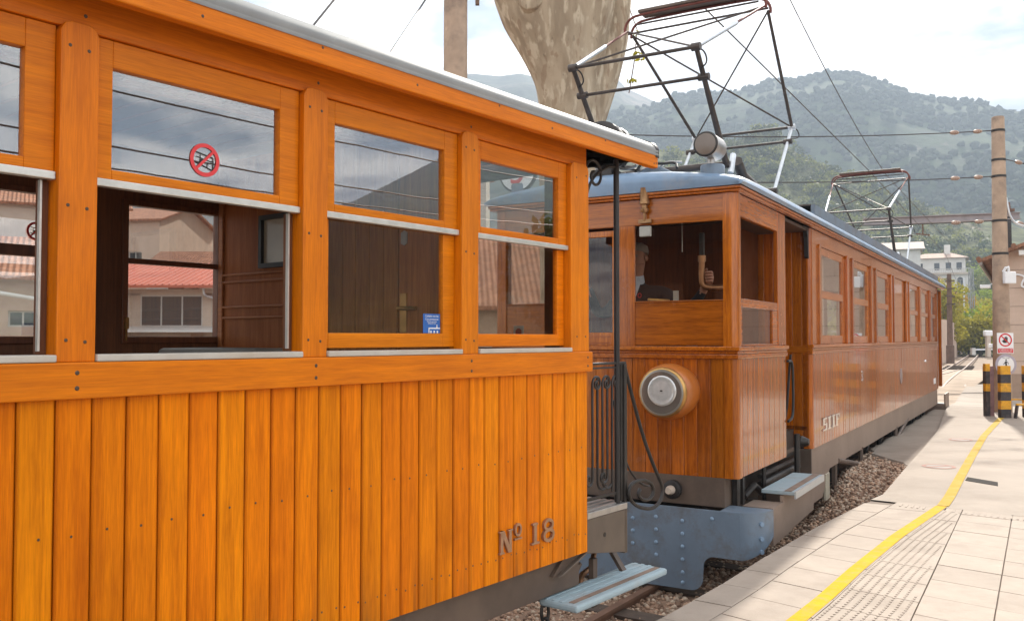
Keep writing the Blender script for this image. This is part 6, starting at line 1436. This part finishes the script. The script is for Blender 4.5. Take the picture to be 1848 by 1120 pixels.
tag(blobs('mountain_forest', P_, S_, None, .15, base=(IV2, IF2), smooth=True, mats=FMM, midx=rng.integers(0, 3, len(P_))), 'dark evergreen forest covering the mountain behind the railcar', 'forest')
P_, S_ = scatter(rv2[:200], 6500, .02, .72, 1.3, 3.6)
_a = np.degrees(np.arctan2(P_[:, 0], P_[:, 1])); _r = np.hypot(P_[:, 0], P_[:, 1])
keep = ~(((_a > 24.8) & (_a < 28.4) & (_r < 262)) | ((_a > 22.3) & (_a < 25.0) & (_r > 170) & (_r < 245)))   # clearings around the houses
P_, S_ = P_[keep], S_[keep]
FM2 = [LEAF[1], FM[0], FM[1], leafmat('wood_bright', (.15, .17, .04)), FM[2]]
lab2 = ['olive', 'darkest green', 'dull green', 'bright green', 'grey green']
mi = rng.choice(5, len(P_), p=[.25, .2, .25, .15, .15])
for k in range(5):
    q = P_[mi == k]; o = leaves(q, S_[mi == k][:, 0], 46*len(q), .62, 'hillside_woodland', FM2[k], None); o['kind'] = 'stuff'
    tag(o, lab2[k] + ' trees scattered through the woodland on the nearer hillside', 'woodland')
# ------------------------------------------------------------------ trees and shrubs by the far track
def ground_z(x, y):
    r = math.hypot(x, y); a = math.degrees(math.atan2(x, y)); pr = [(-2, 1.5)] + [az_el(*p) for p in near_px] + [(34, 5.5), (50, 5), (70, 4), (90, 2)]
    e = float(np.interp(a, [p[0] for p in pr], [p[1] for p in pr])); u = max(0, (r-118)/(400-118)); hgt = EYE+400*math.tan(R(e)); return max(-.5, -.6+(hgt+.6)*u**1.9)
def tree_at(x, y, h, w, m, label, name='broadleaf_tree', n=2600, leaf=.22, group='trees and shrubs beside the far track', z=None):
    z = ground_z(x, y) if z is None else z
    e = empty(name, (x, y, z-.1), random.uniform(0, 6), label=label, cat='tree', group=group); h0 = h*.28
    b = MB(); b.tube([(0, 0, 0), (.05*w, 0, h*.3), (0, .06*w, h*.65)], [.05*h*.5, .035*h*.5, .01*h], 8)
    cs_, rs = [], []
    for k in range(11):
        a = random.uniform(0, 6.28); q = random.uniform(.1, .75)*w/2; zz = random.uniform(h0, h*.88); q *= 1.1-.5*(zz/h); c = (q*math.cos(a), q*math.sin(a), zz); cs_.append(c); rs.append(random.uniform(.18, .34)*w)
        b.tube([(0, .02, h*random.uniform(.2, .5)), c], [.018*h*.5, .006*h], 6)
    b.build('trunk', M_sleeper, e); leaves(cs_, rs, n, leaf, 'crown', m, e); return e
TL = [(1712, 132, 6.5, 7, 0, 'yellow green tree behind the dark post left of the far track'), (1700, 120, 7.5, 6, 2, 'tall green tree just beyond the railcar end'), (1727, 126, 4.5, 5.5, 3, 'rusty yellow shrub beside the low wall'), (1745, 140, 5.5, 7, 0, 'bright yellow green bush left of the lattice mast'),
      (1765, 138, 5.0, 7, 2, 'bright green bush right of the lattice mast'), (1780, 146, 6.0, 7, 0, 'yellow bush near the end of the far track'), (1755, 165, 7, 8, 1, 'olive tree in front of the white villa'), (1735, 180, 8, 7, 2, 'green tree covering the left foot of the white villa'), (1790, 175, 7, 8, 2, 'green tree right of the white villa'),
      (1705, 190, 9, 8, 0, 'yellow tree left of the white villa'), (1680, 215, 7, 9, 3, 'rusty tree between the two white houses'), (1790, 230, 6, 9, 1, 'olive tree above and right of the white villa'), (1770, 245, 6, 9, 2, 'green tree high behind the villa chimney'), (1655, 235, 7, 9, 1, 'olive tree beside the upper white house'), (1620, 200, 6, 8, 3, 'rusty tree below the upper white house eaves'), (1815, 150, 7, 8, 2, 'green tree behind the sign pole')]
TL += [(1722, 104, 4.6, 5.0, 0, 'low yellow green bush hanging over the low wall'), (1748, 108, 4.2, 5.0, 2, 'rounded bright bush at the foot of the lattice mast'), (1768, 104, 4.6, 5.5, 0, 'broad yellow bush behind the boom at the track end'), (1786, 110, 5.4, 5.5, 2, 'green bush behind the white cabinet'), (1735, 118, 6.6, 6.0, 3, 'rusty orange tree above the S4 plate'), (1703, 98, 7.6, 5.0, 0, 'yellow green tree rising directly behind the railcar end')]
for px, Y, h, w, k, lab in TL:
    x = (px-924)/1615*Y; tree_at(x, Y, h*(1.25 if Y < 150 else 1), w, LEAF[k], lab, n=2300, leaf=.20 if Y < 160 else .26)
# trees on the platform side, mirrored in the railcar glass
tree_at(17.5, 15.5, 5.5, 4.5, LEAF[1], 'leafy tree on the platform side outside the frame', n=2600, leaf=.16, group='platform side trees', z=0); tree_at(22, 11, 6, 5, LEAF[4], 'darker leafy tree on the platform side outside the frame', n=2600, leaf=.16, group='platform side trees', z=0)
# low wall and masts by the far track
lw = empty('low_wall', at(1690, 645, 72)[:2] + (G0+.2,), label='low peach garden wall left of the far track', cat='wall')
a_, c_ = Vector((0, 0, 0)), Vector(at(1742, 612, 135))-Vector(at(1690, 645, 72)); c_.z = 0
for k in range(8):
    p, q = a_.lerp(c_, k/8), a_.lerp(c_, (k+.985)/8); MB().bar(p+Vector((0, 0, 1.6)), q+Vector((0, 0, 1.6)), .4, 4.0 if k % 2 else 3.7).build('wall_panel', M_wallp, lw)
e = empty('signal_post', (at(1715, 645, 70)[0], 70, -.4), label='dark wooden line post left of the far track', cat='pole'); MB().lathe([(.30, 0), (.30, 1.4), (.22, 1.45), (.16, 7.0)], (0, 0, 0), (0, 0, 1), 12).build('shaft', mat('dark_wood_post', (.14, .085, .06), .9, var=.3), e, smooth=True)
for z in (4.6, 5.2, 5.8, 6.4): MB().box(-.35, .35, -.2, -.12, z, z+.1).build('cross_arm', M_sleeper, e)
e = empty('signal_mast', (at(1741, 600, 110)[0], 110, -.4), label='thin grey post with the round dark S4 plate', cat='signal'); MB().tube([(0, 0, 0), (0, 0, 9.5)], .10, 8).build('shaft', M_zinc, e)
MB().lathe([(.55, 0), (.55, .06)], (-.35, -.2, 3.0), (0, -1, 0), 20).build('plate', mat('dark_blue_plate', (.02, .03, .10), .5), e); text_mb('S4', .72, .01, M_white, e, 'lettering', TM(-.35, -.28, 3.0))
e = empty('lattice_mast', (at(1754, 600, 115)[0], 115, -.4), label='pale lattice mast standing at the end of the far track', cat='mast')
b = MB()
for x, y in ((-.35, -.35), (.35, -.35), (.35, .35), (-.35, .35)): b.bar((x, y, 0), (x*.5, y*.5, 11), .09)
for k in range(12):
    z = k*.9; f0, f1 = 1-.5*z/11, 1-.5*(z+.9)/11; sg = 1 if k % 2 else -1
    b.bar((-.35*f0*sg, -.35*f0, z), (.35*f1*sg, -.35*f1, z+.9), .06); b.bar((-.35*f0, .35*f0*sg, z), (-.35*f1, -.35*f1*sg, z+.9), .06)
b.build('lattice', mat('grey_lattice', (.30, .31, .31), .6, .2), e)
e = empty('cabinet', (at(1783, 612, 95)[0], 95, -.4), label='white equipment cabinet on a post at the far end of the track', cat='cabinet'); MB().box(-.2, .2, -.2, .2, 0, 2.2).build('post', M_wallc, e); MB().box(-.4, .4, -.3, .3, 2.2, 2.8).build('box', M_white, e, bevel=.1)
e = empty('boom_barrier', (at(1762, 611, 100)[0], 100, -.3), label='white horizontal boom closing the far end of the track', cat='barrier'); MB().bar((-.5, 0, .6), (7, .5, .75), .16).build('boom', M_white, e); MB().box(-.6, -.2, -.2, .2, 0, .8).build('support', M_wallw, e)
# ------------------------------------------------------------------ haze
hz = MB().box(-1100, 1290, -300, 1600, -2, 400).build('haze', None); hz['kind'] = 'stuff'; tag(hz, 'thin pale blue haze filling the valley', 'haze')
hm = bpy.data.materials.new('haze'); hm.use_nodes = True; N = hm.node_tree.nodes
for n in list(N):
    if n.type != 'OUTPUT_MATERIAL': N.remove(n)
pv = N.new('ShaderNodeVolumePrincipled'); pv.inputs['Color'].default_value = (.42, .50, .61, 1); pv.inputs['Density'].default_value = .0008; pv.inputs['Anisotropy'].default_value = .25
hm.node_tree.links.new(pv.outputs[0], [n for n in N if n.type == 'OUTPUT_MATERIAL'][0].inputs['Volume']); hz.data.materials.append(hm)
